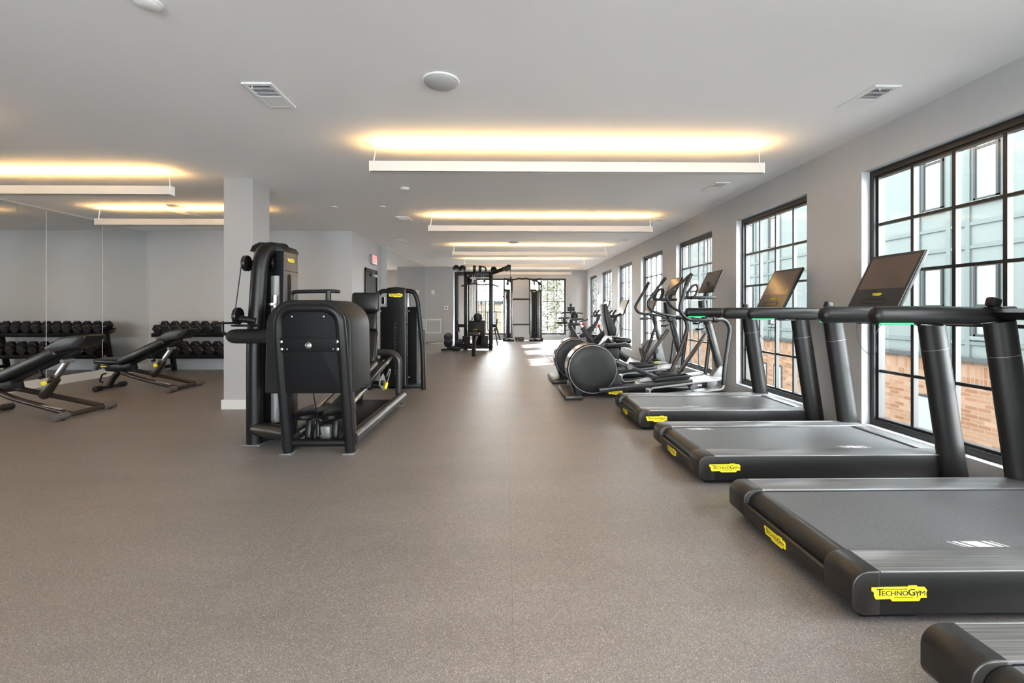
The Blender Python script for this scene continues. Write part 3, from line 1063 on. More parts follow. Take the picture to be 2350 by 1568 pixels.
def make_elliptical(label, dy, grips):
    t = thing('elliptical_trainer', label, 'elliptical', (1.9, 6.4, 0), group=EG)
    yn, yf = 6.16, 6.50
    c = at(1360, 848, yn)
    rr = 0.322
    cx, cz = c.x, c.z
    # drum housing: circle with a skirt that runs down to the frame
    prof = oval(cx, cz, rr + 0.018, rr + 0.018, 28, 212, 36) + [(0.955, 0.035), (1.70, 0.035), (1.585, 0.22)]
    MB().prism(prof, 'y', yn + 0.006, yf, 0.03, 3).build('drum_housing', 'black', t)
    dr = MB().lathe((cx, yn + 0.02, cz), (0, -1, 0), [(rr - 0.004, 0), (rr - 0.004, 0.016), (rr - 0.012, 0.020), (rr * 0.6, 0.025), (0, 0.026)], 64).build('drum_cover', 'charcoal', t)
    MB().ring((cx, yn + 0.004, cz), (0, 1, 0), rr + 0.003, 0.0045, 72, 6).build('cover_ring', 'steel', dr)
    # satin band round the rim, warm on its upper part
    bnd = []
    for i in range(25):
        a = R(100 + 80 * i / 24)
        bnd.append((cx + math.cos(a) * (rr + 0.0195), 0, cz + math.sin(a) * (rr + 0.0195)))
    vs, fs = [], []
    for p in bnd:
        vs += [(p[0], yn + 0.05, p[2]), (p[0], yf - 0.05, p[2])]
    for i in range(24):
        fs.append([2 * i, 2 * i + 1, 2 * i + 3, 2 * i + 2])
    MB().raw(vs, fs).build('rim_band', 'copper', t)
    # floor stabilisers and main beam
    MB().span(0.79, 1.03, 5.98, 6.82, 0.0, 0.066, 0.018).build('rear_foot', 'brown_black', t)
    MB().span(0.95, 2.9, 6.27, 6.41, 0.045, 0.12, 0.01).build('main_beam', 'black', t)
    MB().span(2.86, 3.02, 5.98, 6.72, 0.0, 0.05, 0.012).build('front_foot', 'black', t)
    emblem(t, at(1412, 901, 6.10), (1, 0, 0.0), (0, 0, 1), 0.20)
    MB().span(1.36, 1.62, 6.105, 6.165, 0.05, 0.15, 0.01).build('lower_guard', 'black', t)
    # pedal arms
    p0, p1 = at(1374, 896, 6.04), at(1588, 874, 6.04)
    arm = MB().beam(p0, p1, 0.075, 0.062, 0.012).build('pedal_arm', 'tube_grey', t)
    q0, q1 = at(1502, 880, 6.04), at(1578, 869, 6.04)
    q0.z = p0.z + (p1.z - p0.z) * (q0.x - p0.x) / (p1.x - p0.x)
    q1.z = p0.z + (p1.z - p0.z) * (q1.x - p0.x) / (p1.x - p0.x)
    ax = (q1 - q0).normalized()
    mb = MB().beam(q0 + V((0, 0.03, 0.046)), q1 + V((0, 0.03, 0.046)), 0.19, 0.02, 0.006)
    for s in (-1, 1):
        mb.beam(q0 + V((0, 0.03 + s * 0.09, 0.066)), q1 + V((0, 0.03 + s * 0.09, 0.066)), 0.014, 0.045, 0.005)
    mb.beam(q1 + V((0, -0.06, 0.066)), q1 + V((0, 0.12, 0.066)), 0.014, 0.05, 0.005)
    mb.build('foot_plate', 'charcoal', t)
    MB().beam(at(1578, 876, 6.04), at(1590, 893, 6.04), 0.06, 0.06, 0.01).cyl(at(1590, 890, 5.99), at(1590, 890, 6.1), 0.03).cyl(at(1597, 885, 5.99), at(1597, 885, 6.1), 0.022).build('roller_bracket', 'tube_grey', t)
    p0, p1 = at(1412, 829, 6.62), at(1508, 868, 6.62)
    MB().beam(p0, p1, 0.075, 0.062, 0.012).cyl(at(1446, 842, 6.56), at(1446, 842, 6.70), 0.04).build('pedal_arm', 'tube_grey', t)
    q0, q1 = at(1508, 866, 6.60), at(1580, 866, 6.60)
    mb = MB().beam(q0, q1, 0.19, 0.02, 0.006).beam(q0 + V((0, 0.09, 0.03)), q1 + V((0, 0.09, 0.03)), 0.014, 0.05, 0.005).beam(q0 + V((0, -0.09, 0.03)), q1 + V((0, -0.09, 0.03)), 0.014, 0.03, 0.005)
    mb.build('foot_plate', 'charcoal', t)
    # twin guide tracks with a light running surface
    for y0, y1 in ((5.99, 6.16), (6.52, 6.69)):
        a, b = V((1.98, 0, 0.10)), V((2.84, 0, 0.205))
        d = (b - a).normalized()
        n = V((-d.z, 0, d.x))
        loop = []
        r = 0.075
        for i in range(13):
            an = R(-90 + 180 * i / 12)
            q = b + d * math.cos(an) * r + n * math.sin(an) * r
            loop.append(q)
        for i in range(9):
            an = R(90 + 180 * i / 8)
            q = a + d * math.cos(an) * r + n * math.sin(an) * r
            loop.append(q)
        inner = [(b if i < 13 else a) + (q - (b if i < 13 else a)) * 0.74 for i, q in enumerate(loop)]
        vs, fs = [], []
        k = len(loop)
        for y in (y0, y1):
            vs += [(q.x, y, q.z) for q in loop] + [(q.x, y, q.z) for q in inner]
        for i in range(k):
            j = (i + 1) % k
            fs += [[i, j, k + j, k + i], [2 * k + i, 2 * k + j, 3 * k + j, 3 * k + i], [i, j, 2 * k + j, 2 * k + i], [k + i, k + j, 3 * k + j, 3 * k + i]]
        MB().raw(vs, fs).build('guide_track', 'track', t)
        if y0 < 6.2:
            MB().beam(a + d * 0.30 + n * 0.068 + V((0, 6.20, 0)), b + n * 0.068 + V((0, 6.20, 0)), 0.36, 0.012, 0.003).build('track_cover', 'track', t)
        mb = MB().beam(V((1.95, (y0 + y1) / 2, 0.045)), V((2.86, (y0 + y1) / 2, 0.06)), 0.10, 0.05, 0.006)
        mb.build('track_support', 'black', t)
    # mast
    m0, m1, m2 = at(1652, 846, 6.35), at(1625, 742, 6.35), at(1612, 690, 6.35)
    mast = MB().beam(m0, m1, 0.10, 0.085, 0.02).tube([m1, (m1 + m2) / 2 + V((-0.02, 0, 0)), m2], 0.055, 16, r2=0.06).build('mast', 'tube_grey', t)
    MB().beam(m0 + V((0.02, 0, 0.02)), m0 + V((-0.10, 0, -0.14)), 0.12, 0.10, 0.01).span(m0.x - 0.22, m0.x + 0.03, 6.26, 6.44, 0.10, m0.z - 0.1, 0.02).build('mast_shoe', 'grey_cast', t)
    # fixed front frame tube that turns into the near moving handle
    for s, y in ((-1, 5.98), (1, 6.74)):
        if s < 0:
            low = [at(1660, 884, y), at(1662, 850, y), at(1676, 752, y), at(1664, 733, y), at(1641, 734, y)]
            grip = [at(px, py, y + dy) - V((0, dy, 0)) for px, py in grips[0]]
            low[-1] = grip[0]
        else:
            low = [V((2.97, y, 0.13)), V((3.0, y, 0.35)), V((3.08, y, 0.98)), V((3.02, y, 1.06)), V((2.86, y, 1.05))]
            grip = [V((2.86, y, 1.05))] + [at(px, py, y + dy) - V((0, dy, 0)) for px, py in grips[1]]
        mb = MB().tube(fillet(low, 0.10), 0.027, 14)
        mb.build('side_frame', 'tube_grey', t)
        mb = MB().tube(fillet(grip, 0.14, 7), 0.022, 14)
        h = mb.build('swing_handle', 'tube_grey', t)
        e, g = grip[-1], grip[-2]
        MB().tube([g + (e - g) * 0.05, g + (e - g) * 0.12, e - (e - g) * 0.04, e + (e - g) * 0.02], 0.027, 14, radii=[0.022, 0.027, 0.027, 0.018]).build('hand_grip', 'rubber', h)
        MB().cyl(grip[0] + V((-0.03, 0, 0)), grip[0] + V((0.03, 0, 0)), 0.036).build('pivot_collar', 'black', h)
    # links from the pedals up to the pivots
    MB().beam(at(1556, 858, 5.98), at(1621, 766, 5.98), 0.035, 0.055, 0.015).build('swing_link', 'bronze', t)
    MB().tube(fillet([at(1538, 856, 6.74), at(1560, 806, 6.74), at(1578, 752, 6.74), at(1572, 728, 6.74)], 0.06), 0.026, 12).build('swing_link', 'bronze', t)
    MB().beam(at(1622, 738, 6.02), at(1622, 738, 6.70), 0.06, 0.06, 0.02).build('pivot_axle', 'tube_grey', t)
    # cup holders low on the mast
    for px, py in ((1598, 742), (1604, 756)):
        p = at(px, py, 6.28)
        MB().lathe(p, (0, 0, 1), [(0.045, -0.012), (0.05, 0), (0.05, 0.012), (0.042, 0.012), (0.04, -0.008), (0, -0.008)], 20).beam(p, p + V((0.10, 0.05, 0.02)), 0.02, 0.02).build('bottle_holder', 'black', t)
    # console head
    p = at(1601, 682, 6.35)
    MB().span(p.x - 0.16, p.x + 0.18, 6.16, 6.54, p.z - 0.03, p.z + 0.012, 0.012).build('console_shelf', 'charcoal', t)
    for y in (6.19, 6.51):
        loop = [at(1576, 681, y), at(1594, 683, y), at(1602, 663, y), at(1599, 652, y), at(1588, 657, y), at(1578, 672, y)]
        MB().tube(fillet(loop, 0.05, 4, closed=True), 0.016, 10, closed=True).build('fixed_grip', 'rubber', t)
    b0, b1 = at(1617, 671, 6.35), at(1640, 622, 6.35)
    ex = (b1 - b0)
    Lc = ex.length
    ex.normalize()
    nz = V((-ex.z, 0, ex.x))
    con = MB().beam(b0 - nz * 0.014, b1 - nz * 0.014, 0.47, 0.026, 0.008, up=tuple(nz), seg=3).build('console', 'black', t)
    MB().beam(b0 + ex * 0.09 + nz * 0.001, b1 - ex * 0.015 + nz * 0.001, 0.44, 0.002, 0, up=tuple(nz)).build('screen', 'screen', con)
    MB().beam(b0 - nz * 0.03 + ex * 0.1, at(1618, 684, 6.35), 0.08, 0.05, 0.01).build('console_neck', 'black', t)
    return t


make_elliptical('near elliptical trainer with big round drum, beside the treadmills', 0.0,
                ([(1641, 734), (1578, 736), (1557, 712), (1567, 682), (1573, 657), (1584, 634)],
                 [(1578, 721), (1543, 708), (1526, 680), (1545, 662), (1574, 641), (1588, 629)]))
e2 = make_elliptical('far elliptical trainer with big round drum, behind the first one', 1.34,
                     ([(1560, 729), (1534, 724), (1500, 715), (1488, 698), (1498, 681), (1519, 653), (1531, 638)],
                      [(1527, 726), (1498, 722), (1469, 719), (1459, 706), (1471, 686), (1481, 668), (1493, 648)]))
e2.location = (1.875, 7.74, 0)

# =================================================================== BIKES
# recumbent bike: seat toward the aisle, drum toward the window wall
Y = 8.75
t = thing('recumbent_bike', 'recumbent bike with tall backrest behind the far elliptical', 'exercise bike', (2.4, Y, 0))
bp = [at(px, py, Y) for px, py in ((1380, 700), (1388, 697), (1396, 722), (1410, 754), (1408, 770), (1392, 770), (1384, 735))]
MB().prism([(p.x, p.z) for p in bp], 'y', Y - 0.19, Y + 0.19, 0.03, 3).build('backrest', 'vinyl', t)
p = at(1424, 780, Y)
MB().box((p.x, Y, p.z), (0.34, 0.40, 0.10), (0, R(4), 0), 0.04, 3).build('seat', 'vinyl', t)
MB().beam(at(1375, 795, Y - 0.1), at(1394, 770, Y - 0.1), 0.05, 0.07, 0.01, up=(1, 0, 0)).beam(at(1396, 770, Y), at(1410, 790, Y), 0.10, 0.06, 0.01, up=(1, 0, 0)).build('seat_strut', 'steel', t)
p = at(1420, 790, Y)
MB().span(p.x - 0.30, p.x + 0.20, Y - 0.14, Y + 0.14, p.z - 0.05, p.z + 0.01, 0.01).build('seat_carriage', 'black', t)
for s in (-1, 1):
    MB().tube(fillet([at(1395, 790, Y + s * 0.25), at(1425, 789, Y + s * 0.25), at(1438, 786, Y + s * 0.25)], 0.05), 0.02, 10).build('side_handle', 'grey_cast', t)
p0, p1 = at(1395, 797, Y), at(1440, 812, Y)
MB().beam(p0, (p1.x, Y, 0.24), 0.16, 0.14, 0.03).span(p0.x - 0.15, p0.x + 0.2, Y - 0.1, Y + 0.1, 0.05, p0.z, 0.03).build('main_frame', 'black', t)
MB().span(1.85, 1.95, Y - 0.32, Y + 0.32, 0, 0.07, 0.015).span(3.0, 3.1, Y - 0.3, Y + 0.3, 0, 0.07, 0.015).beam((1.9, Y, 0.09), (3.05, Y, 0.09), 0.12, 0.08, 0.02).build('base', 'black', t)
hp = [at(px, py, Y - 0.15) for px, py in ((1475, 806), (1478, 795), (1490, 783), (1505, 780), (1518, 781), (1533, 835), (1530, 845), (1488, 845))]
dh = MB().prism([(p.x, max(0.03, p.z)) for p in hp], 'y', Y - 0.15, Y + 0.15, 0.035, 3).build('drum_housing', 'drum_grey', t)
c = at(1504, 806, Y - 0.16)
MB().beam(c, at(1506, 824, Y - 0.2), 0.035, 0.05, 0.012, up=(0, 1, 0)).lathe(c + V((0, 0.02, 0)), (0, -1, 0), [(0.06, 0), (0.06, 0.02), (0.045, 0.04), (0, 0.042)], 20).build('crank_arm', 'black', t)
c2 = at(1506, 826, Y - 0.24)
MB().span(c2.x - 0.06, c2.x + 0.06, Y - 0.32, Y - 0.2, c2.z - 0.02, c2.z + 0.02, 0.006).build('pedal', 'black', t)
emblem(t, at(1507, 833, Y - 0.153) + V((0, -0.006, 0)), (1, 0, 0), (0, 0, 1), 0.20)
m0, m1 = at(1514, 782, Y), at(1501, 734, Y)
MB().beam(m0, m1, 0.08, 0.07, 0.015, up=(1, 0, 0)).build('mast', 'tube_grey', t)
q = at(1486, 732, Y)
MB().tube(fillet([at(1469, 732, Y - 0.2), at(1503, 731, Y - 0.2), at(1503, 731, Y + 0.2), at(1472, 731, Y + 0.2)], 0.04), 0.02, 10).build('handlebar', 'rubber', t)
b0, b1 = at(1488, 719, Y), at(1499, 690, Y)
ex = (b1 - b0).normalized()
nz = V((-ex.z, 0, ex.x))
con = MB().beam(b0, b1, 0.42, 0.03, 0.008, up=tuple(nz)).beam(b0 - nz * 0.02, m1, 0.06, 0.05, 0.01).build('console', 'black', t)
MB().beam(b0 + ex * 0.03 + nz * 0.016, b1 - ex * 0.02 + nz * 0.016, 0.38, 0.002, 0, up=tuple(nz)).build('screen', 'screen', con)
p = at(1430, 800, Y - 0.25)
tb = MB().tube(fillet([at(1492, 784, Y + 0.1), at(1494, 774, Y + 0.1), at(1502, 776, Y + 0.1)], 0.03), 0.012, 8).build('carry_handle', 'black', t)


def make_spin_bike(screen):
    """local frame: rider faces +x, floor at z=0"""
    t = thing('spin_bike', 'nearer spin bike with tablet screen and red knob, right behind the recumbent bike', 'exercise bike', (2.0, 10.25, 0), group='spin bikes by the window wall', world=False)
    for x in (-0.52, 0.52):
        MB().span(x - 0.035, x + 0.035, -0.27, 0.27, 0.0, 0.06, 0.012).build('base_foot', 'black', t)
    MB().beam((-0.50, 0, 0.08), (0.02, 0, 0.24), 0.07, 0.07, 0.012).beam((0.02, 0, 0.24), (0.52, 0, 0.08), 0.07, 0.07, 0.012).build('base_rail', 'black', t)
    MB().beam((-0.30, 0, 0.80), (0.06, 0, 0.20), 0.07, 0.10, 0.02, up=(1, 0, 0)).build('seat_tube', 'black', t)
    MB().beam((0.40, 0, 0.90), (0.26, 0, 0.66), 0.07, 0.09, 0.025, up=(1, 0, 0)).build('head_tube', 'black', t)
    MB().prism([(-0.06, 0.54), (0.10, 0.67), (0.28, 0.82), (0.38, 0.86), (0.37, 0.76), (0.25, 0.60), (0.31, 0.38), (0.23, 0.35), (0.13, 0.52), (-0.02, 0.48)], 'y', -0.045, 0.045, 0.015).build('side_shell', 'shell', t)
    MB().lathe((0.34, 0.0, 0.34), (0, 1, 0), [(0.04, -0.03), (0.22, -0.03), (0.23, -0.02), (0.23, 0.02), (0.22, 0.03), (0.04, 0.03)], 36).build('flywheel', 'black_gloss', t)
    MB().lathe((0.02, 0, 0.30), (0, 1, 0), [(0.10, -0.06), (0.11, -0.05), (0.11, 0.05), (0.10, 0.06)], 24).build('crank_case', 'black', t)
    for s in (-1, 1):
        cr = MB().beam((0.02, s * 0.075, 0.30), (0.02 + s * 0.11, s * 0.075, 0.30 - s * 0.12), 0.02, 0.035, 0.006, up=(0, 1, 0)).build('crank_arm', 'steel', t)
        MB().span(0.02 + s * 0.11 - 0.05, 0.02 + s * 0.11 + 0.05, min(s * 0.09, s * 0.19), max(s * 0.09, s * 0.19), 0.285 - s * 0.12, 0.315 - s * 0.12, 0.008).build('pedal', 'black', cr)
    MB().lathe((0.03, -0.05, 0.31), (0, -1, 0), [(0.035, 0), (0.035, 0.03), (0, 0.032)], 16).build('red_hub', 'red', t)
    MB().beam((-0.29, 0, 0.76), (-0.35, 0, 0.92), 0.05, 0.06, 0.01, up=(1, 0, 0)).build('seat_post', 'steel', t)
    MB().beam((-0.62, 0, 0.865), (-0.29, 0, 0.872), 0.05, 0.055, 0.01).tube(fillet([(-0.62, 0.05, 0.86), (-0.70, 0.05, 0.80), (-0.66, 0.05, 0.72), (-0.58, 0.05, 0.76)], 0.04), 0.008, 8).build('seat_slider', 'black', t)
    sp = [(-0.58, -0.11), (-0.60, 0), (-0.58, 0.11), (-0.46, 0.09), (-0.36, 0.035), (-0.27, 0.02), (-0.27, -0.02), (-0.36, -0.035), (-0.46, -0.09)]
    MB().prism(sp, 'z', 0.965, 1.01, 0.015, 3).beam((-0.44, 0, 0.88), (-0.44, 0, 0.975), 0.04, 0.04).build('saddle', 'vinyl', t)
    kn = MB().tube([(0.14, 0, 0.66), (0.08, 0, 0.80)], 0.014, 8).build('resistance_stem', 'black', t)
    MB().ball((0.075, 0, 0.83), (0.036, 0.036, 0.042), 14).build('red_knob', 'red', kn)
    MB().beam((0.38, 0, 0.86), (0.46, 0, 1.06), 0.06, 0.07, 0.012, up=(1, 0, 0)).build('handlebar_post', 'black', t)
    hb = MB().tube([(0.42, -0.2, 1.05), (0.42, 0.2, 1.05)], 0.018, 10)
    for s in (-1, 1):
        hb.tube(fillet([(0.42, s * 0.2, 1.05), (0.34, s * 0.22, 1.04), (0.30, s * 0.20, 1.02)], 0.03), 0.018, 10)
        hb.tube(fillet([(0.42, s * 0.10, 1.05), (0.54, s * 0.10, 1.08), (0.64, s * 0.08, 1.18)], 0.03), 0.020, 10)
        hb.tube(fillet([(0.42, s * 0.18, 1.05), (0.34, s * 0.18, 1.09), (0.42, s * 0.18, 1.19)], 0.03), 0.020, 10)
    hb.build('handlebar', 'rubber', t)
    if screen:
        b0, b1 = V((0.56, 0, 1.08)), V((0.68, 0, 1.42))
        ex = (b1 - b0).normalized()
        nz = V((-ex.z, 0, ex.x))
        s = MB().beam(b0, b1, 0.56, 0.03, 0.01, up=tuple(nz)).beam((0.46, 0, 1.04), (0.6, 0, 1.15), 0.05, 0.03).build('tablet', 'black', t)
        MB().beam(b0 + ex * 0.02 + nz * 0.0165, b1 - ex * 0.02 + nz * 0.0165, 0.52, 0.002, 0, up=tuple(nz)).build('screen', 'tablet_glass', s)
    MB().tube(fillet([(0.44, -0.05, 1.0), (0.52, -0.08, 0.88), (0.50, -0.06, 0.66), (0.42, -0.05, 0.55)], 0.08), 0.006, 6).build('cable', 'black', t)
    return t


sb = make_spin_bike(True)
sb.location = (2.04, 10.22, 0)
dup(sb, (1.93, 11.5, 0), 'second spin bike, farther along the window wall than the nearer one')

# third bike seen from behind, facing the far windows
t = thing('upright_bike', 'upright bike seen from behind, facing the far wall beyond the spin bikes', 'exercise bike', (1.97, 13.1, 0))
x, Y = 1.965, 13.0
MB().span(x - 0.27, x + 0.27, Y - 0.35, Y - 0.28, 0, 0.06, 0.01).span(x - 0.27, x + 0.27, Y + 0.60, Y + 0.67, 0, 0.06, 0.01).beam((x, Y - 0.3, 0.08), (x, Y + 0.62, 0.08), 0.08, 0.07, 0.01).build('base', 'black', t)
MB().beam((x, Y + 0.05, 0.1), (x, Y - 0.1, 0.80), 0.09, 0.10, 0.02, up=(0, 1, 0)).beam((x, Y + 0.15, 0.15), (x, Y + 0.55, 0.95), 0.10, 0.12, 0.02, up=(1, 0, 0)).build('frame', 'black', t)
MB().lathe((x, Y + 0.35, 0.36), (1, 0, 0), [(0.04, -0.06), (0.24, -0.06), (0.26, -0.04), (0.26, 0.04), (0.24, 0.06), (0.04, 0.06)], 30).build('flywheel', 'shell', t)
mb = MB().ball((x, Y - 0.12, 1.02), (0.11, 0.13, 0.14), 18).box((x, Y - 0.14, 0.93), (0.26, 0.16, 0.06), None, 0.03, 3)
mb.build('saddle', 'vinyl', t)
MB().tube(fillet([(x - 0.32, Y + 0.34, 1.10), (x - 0.10, Y + 0.5, 1.115), (x + 0.10, Y + 0.5, 1.115), (x + 0.32, Y + 0.34, 1.09)], 0.1), 0.02, 10).build('handlebar', 'rubber', t)
MB().beam((x, Y + 0.52, 0.9), (x, Y + 0.58, 1.34), 0.045, 0.05, 0.01, up=(0, 1, 0)).build('console_post', 'black', t)
MB().span(x - 0.11, x + 0.11, Y + 0.50, Y + 0.54, 1.16, 1.28, 0.01).build('console', 'black', t)
MB().box((x, Y + 0.56, 1.34), (0.07, 0.06, 0.08), None, 0.02).build('sensor_head', 'black', t)
for s in (-1, 1):
    MB().beam((x + s * 0.08, Y + 0.2, 0.36), (x + s * 0.09, Y + 0.2 - s * 0.05, 0.36 + s * 0.16), 0.02, 0.035, up=(1, 0, 0)).span(x + s * 0.10, x + s * 0.20, Y + 0.1 - s * 0.05, Y + 0.2 - s * 0.05, 0.34 + s * 0.16, 0.37 + s * 0.16, 0.008).build('pedal_crank', 'black', t)
    MB().beam((x + s * 0.13, Y - 0.2, 0.85), (x + s * 0.38, Y - 0.15, 0.92), 0.05, 0.03, 0.01).build('side_tray', 'rubber', t)

for y0, y1, lab in ((9.74, 10.72, 'grey rubber mat under the nearer spin bike'), (11.0, 11.97, 'grey rubber mat under the second spin bike')):
    mb = MB().span(1.06, 2.95, y0, y1, 0.0, 0.006, 0.002)
    tag(mb.build('floor_mat', 'mat_grey'), lab, 'mat', 'equipment mats')

# =================================================================== CABLE MACHINES AT THE FAR END
Y = 13.6
t = thing('multi_station', 'black multi station cable tower with pulldown bar and low seat, before the far windows', 'exercise machine', (-0.85, 13.6, 0))
for x, y in ((-1.171, Y), (-0.43, Y), (-1.171, Y + 0.9), (-0.43, Y + 0.9)):
    MB().span(x - 0.05, x + 0.05, y - 0.06, y + 0.06, 0, 2.34, 0.012).build('post', 'black', t)
    MB().span(x - 0.07, x + 0.07, y - 0.08, y + 0.08, 0, 0.015).build('foot_plate', 'black', t)
for y in (Y, Y + 0.9):
    MB().span(-1.17, -0.43, y - 0.05, y + 0.05, 2.24, 2.34, 0.01).build('top_beam', 'black', t)
    MB().span(-1.17, -0.43, y - 0.05, y + 0.05, 0.04, 0.13, 0.01).build('base_beam', 'black', t)
for x in (-1.171, -0.43):
    MB().span(x - 0.04, x + 0.04, Y, Y + 0.9, 2.25, 2.33, 0.01).span(x - 0.04, x + 0.04, Y, Y + 0.9, 0.04, 0.12, 0.01).build('side_beam', 'black', t)
# left sliding column
for y in (13.55, 13.85):
    MB().tube([(-1.456, y, 0.03), (-1.456, y, 2.30)], 0.042, 12).build('adjustable_column', 'black', t)
MB().span(-1.50, -1.17, 13.55, 13.68, 2.22, 2.32, 0.01).build('top_beam', 'black', t)
MB().span(-1.62, -1.17, 13.50, 13.64, 0.03, 0.12, 0.01).span(-1.55, -1.36, 13.4, 13.95, 0.0, 0.06, 0.01).build('base_beam', 'black', t)
MB().span(-1.42, -1.38, 13.52, 13.6, 0.12, 0.55, 0.01).build('slide_block', 'black', t)
for x, y, z, r in ((-1.45, 13.55, 2.43, 0.10), (-1.27, 13.6, 2.43, 0.10), (-0.34, 13.75, 2.41, 0.095), (-1.08, 13.62, 2.07, 0.09)):
    MB().lathe((x, y, z), (0.35, 1, 0), [(0.03, -0.025), (r, -0.02), (r * 0.88, 0), (r, 0.02), (0.03, 0.025)], 24).build('pulley', 'black_gloss', t)
for x in (-0.92, -0.75):
    MB().lathe((x, 13.6, 2.43), (1, 0.2, 0), [(0.03, -0.04), (0.10, -0.035), (0.10, 0.035), (0.03, 0.04)], 20).beam((x, 13.6, 2.3), (x, 13.6, 2.42), 0.05, 0.08, up=(0, 1, 0)).build('pulley', 'black_gloss', t)
MB().ring((-0.68, 13.9, 2.42), (0, 1, 0.6), 0.10, 0.025, 28, 8).build('pulley', 'black', t)
# long angled arm with pulley head
MB().beam((-0.43, 13.7, 2.28), (0.08, 13.2, 2.43), 0.07, 0.11, 0.02).build('pulley_arm', 'black', t)
MB().prism([(-0.06, 2.36), (0.06, 2.50), (0.17, 2.50), (0.17, 2.36), (0.02, 2.31)], 'y', 13.12, 13.26, 0.02).build('arm_head', 'black', t)
MB().tube([(0.155, 13.19, 2.36), (0.165, 13.19, 2.10)], 0.006, 6).ball((0.165, 13.19, 2.12), (0.025, 0.025, 0.04), 10).build('arm_cable', 'black', t)
# guide rods, cables and pulldown bar
for x in (-1.0, -0.93, -0.72, -0.65):
    MB().tube([(x, 13.95, 0.1), (x, 13.95, 2.25)], 0.011, 8).build('guide_rod', 'steel', t)
for x in (-0.85, -0.80):
    MB().tube([(x, 13.65, 0.9), (x, 13.65, 2.3)], 0.006, 6).build('cable', 'black', t)
for x, z in ((-0.90, 2.04), (-0.62, 2.05)):
    MB().ball((x, 13.55, z), (0.035, 0.035, 0.045), 12).build('cable_stop', 'black', t)
bar = [at(px, py, 13.45) for px, py in ((1059, 657), (1067, 654), (1078, 652), (1091, 651), (1100, 653.5), (1110, 654), (1119, 652), (1128, 653), (1137, 655), (1145, 659))]
MB().tube(fillet(bar, 0.08, 3), 0.021, 10).build('pulldown_bar', 'black', t)
MB().tube([(-0.83, 13.45, 1.94), (-0.83, 13.5, 2.28)], 0.006, 6).tube([(-0.98, 13.45, 2.03), (-0.66, 13.45, 2.03)], 0.012, 8).build('bar_hanger', 'steel', t)
# stack covers
MB().span(-1.067, -0.586, 13.32, 13.40, 0.43, 0.885, 0.012).build('stack_cover', 'shell', t)
emblem(t, (-0.86, 13.318, 0.62), (1, 0, 0), (0, 0, 1), 0.07)
MB().lathe((-0.80, 13.30, 0.97), (0.5, 1, 0), [(0.03, -0.03), (0.13, -0.025), (0.115, 0), (0.13, 0.025), (0.03, 0.03)], 26).beam((-0.96, 13.34, 0.88), (-0.96, 13.34, 0.98), 0.04, 0.04).beam((-0.66, 13.34, 0.88), (-0.66, 13.34, 0.98), 0.04, 0.04).build('large_pulley', 'black_gloss', t)
MB().span(-1.255, -1.03, 13.40, 13.52, 0.09, 0.42, 0.012).build('side_cover', 'shell', t)
MB().span(-0.72, -0.50, 13.40, 13.52, 0.10, 0.43, 0.012).build('side_cover', 'shell', t)
MB().span(-1.0, -0.7, 13.9, 14.05, 0.14, 0.8, 0.01).build('weight_stack', 'black_matte', t)
# seat on a leaning post towards the room
MB().beam((-0.81, 11.74, 0.0), (-0.81, 12.05, 0.52), 0.09, 0.10, 0.012, up=(1, 0, 0)).build('seat_post', 'black', t)
MB().beam((-0.81, 11.95, 0.38), (-0.82, 13.35, 0.45), 0.08, 0.08, 0.012).build('seat_rail', 'black', t)
MB().box((-0.83, 12.15, 0.555), (0.31, 0.50, 0.07), None, 0.025, 3).build('seat', 'vinyl', t)
for s in (-1, 1):
    MB().cyl((-0.83 + s * 0.04, 12.9, 0.62), (-0.83 + s * 0.15, 12.9, 0.62), 0.05, bev=0.01).build('knee_roller', 'vinyl', t)
# hanging hand grips at both sides
for x, s in ((-1.32, -1), (-0.33, 1)):
    MB().cyl((x - s * 0.1, 13.6, 0.72), (x + s * 0.06, 13.6, 0.72), 0.05).beam((x + s * 0.04, 13.55, 0.55), (x + s * 0.10, 13.5, 0.92), 0.035, 0.035, 0.01, up=(0, 1, 0)).build('grip_bracket', 'black', t)
MB().beam((-0.27, 13.5, 0.72), (-0.14, 13.45, 0.30), 0.045, 0.045, 0.015, up=(0, 1, 0)).beam((-0.30, 13.5, 0.66), (-0.22, 13.45, 0.14), 0.04, 0.04, 0.012, up=(0, 1, 0)).build('hanging_rope', 'black', t)
for z in (0.40, 0.23):
    MB().lathe((-1.66, 13.3, z), (0.4, 1, 0), [(0.02, -0.03), (0.13, -0.025), (0.13, 0.025), (0.02, 0.03)], 22).build('low_pulley', 'black_gloss', t)
MB().lathe((-1.32, 13.3, 0.22), (0.4, 1, 0), [(0.02, -0.03), (0.13, -0.025), (0.13, 0.025), (0.02, 0.03)], 22).build('low_pulley', 'black_gloss', t)
MB().span(-1.70, -1.30, 13.28, 13.36, 0.02, 0.12, 0.01).tube([(-1.85, 13.2, 0.035), (-1.60, 13.3, 0.05)], 0.03, 8).build('low_arm', 'black', t)

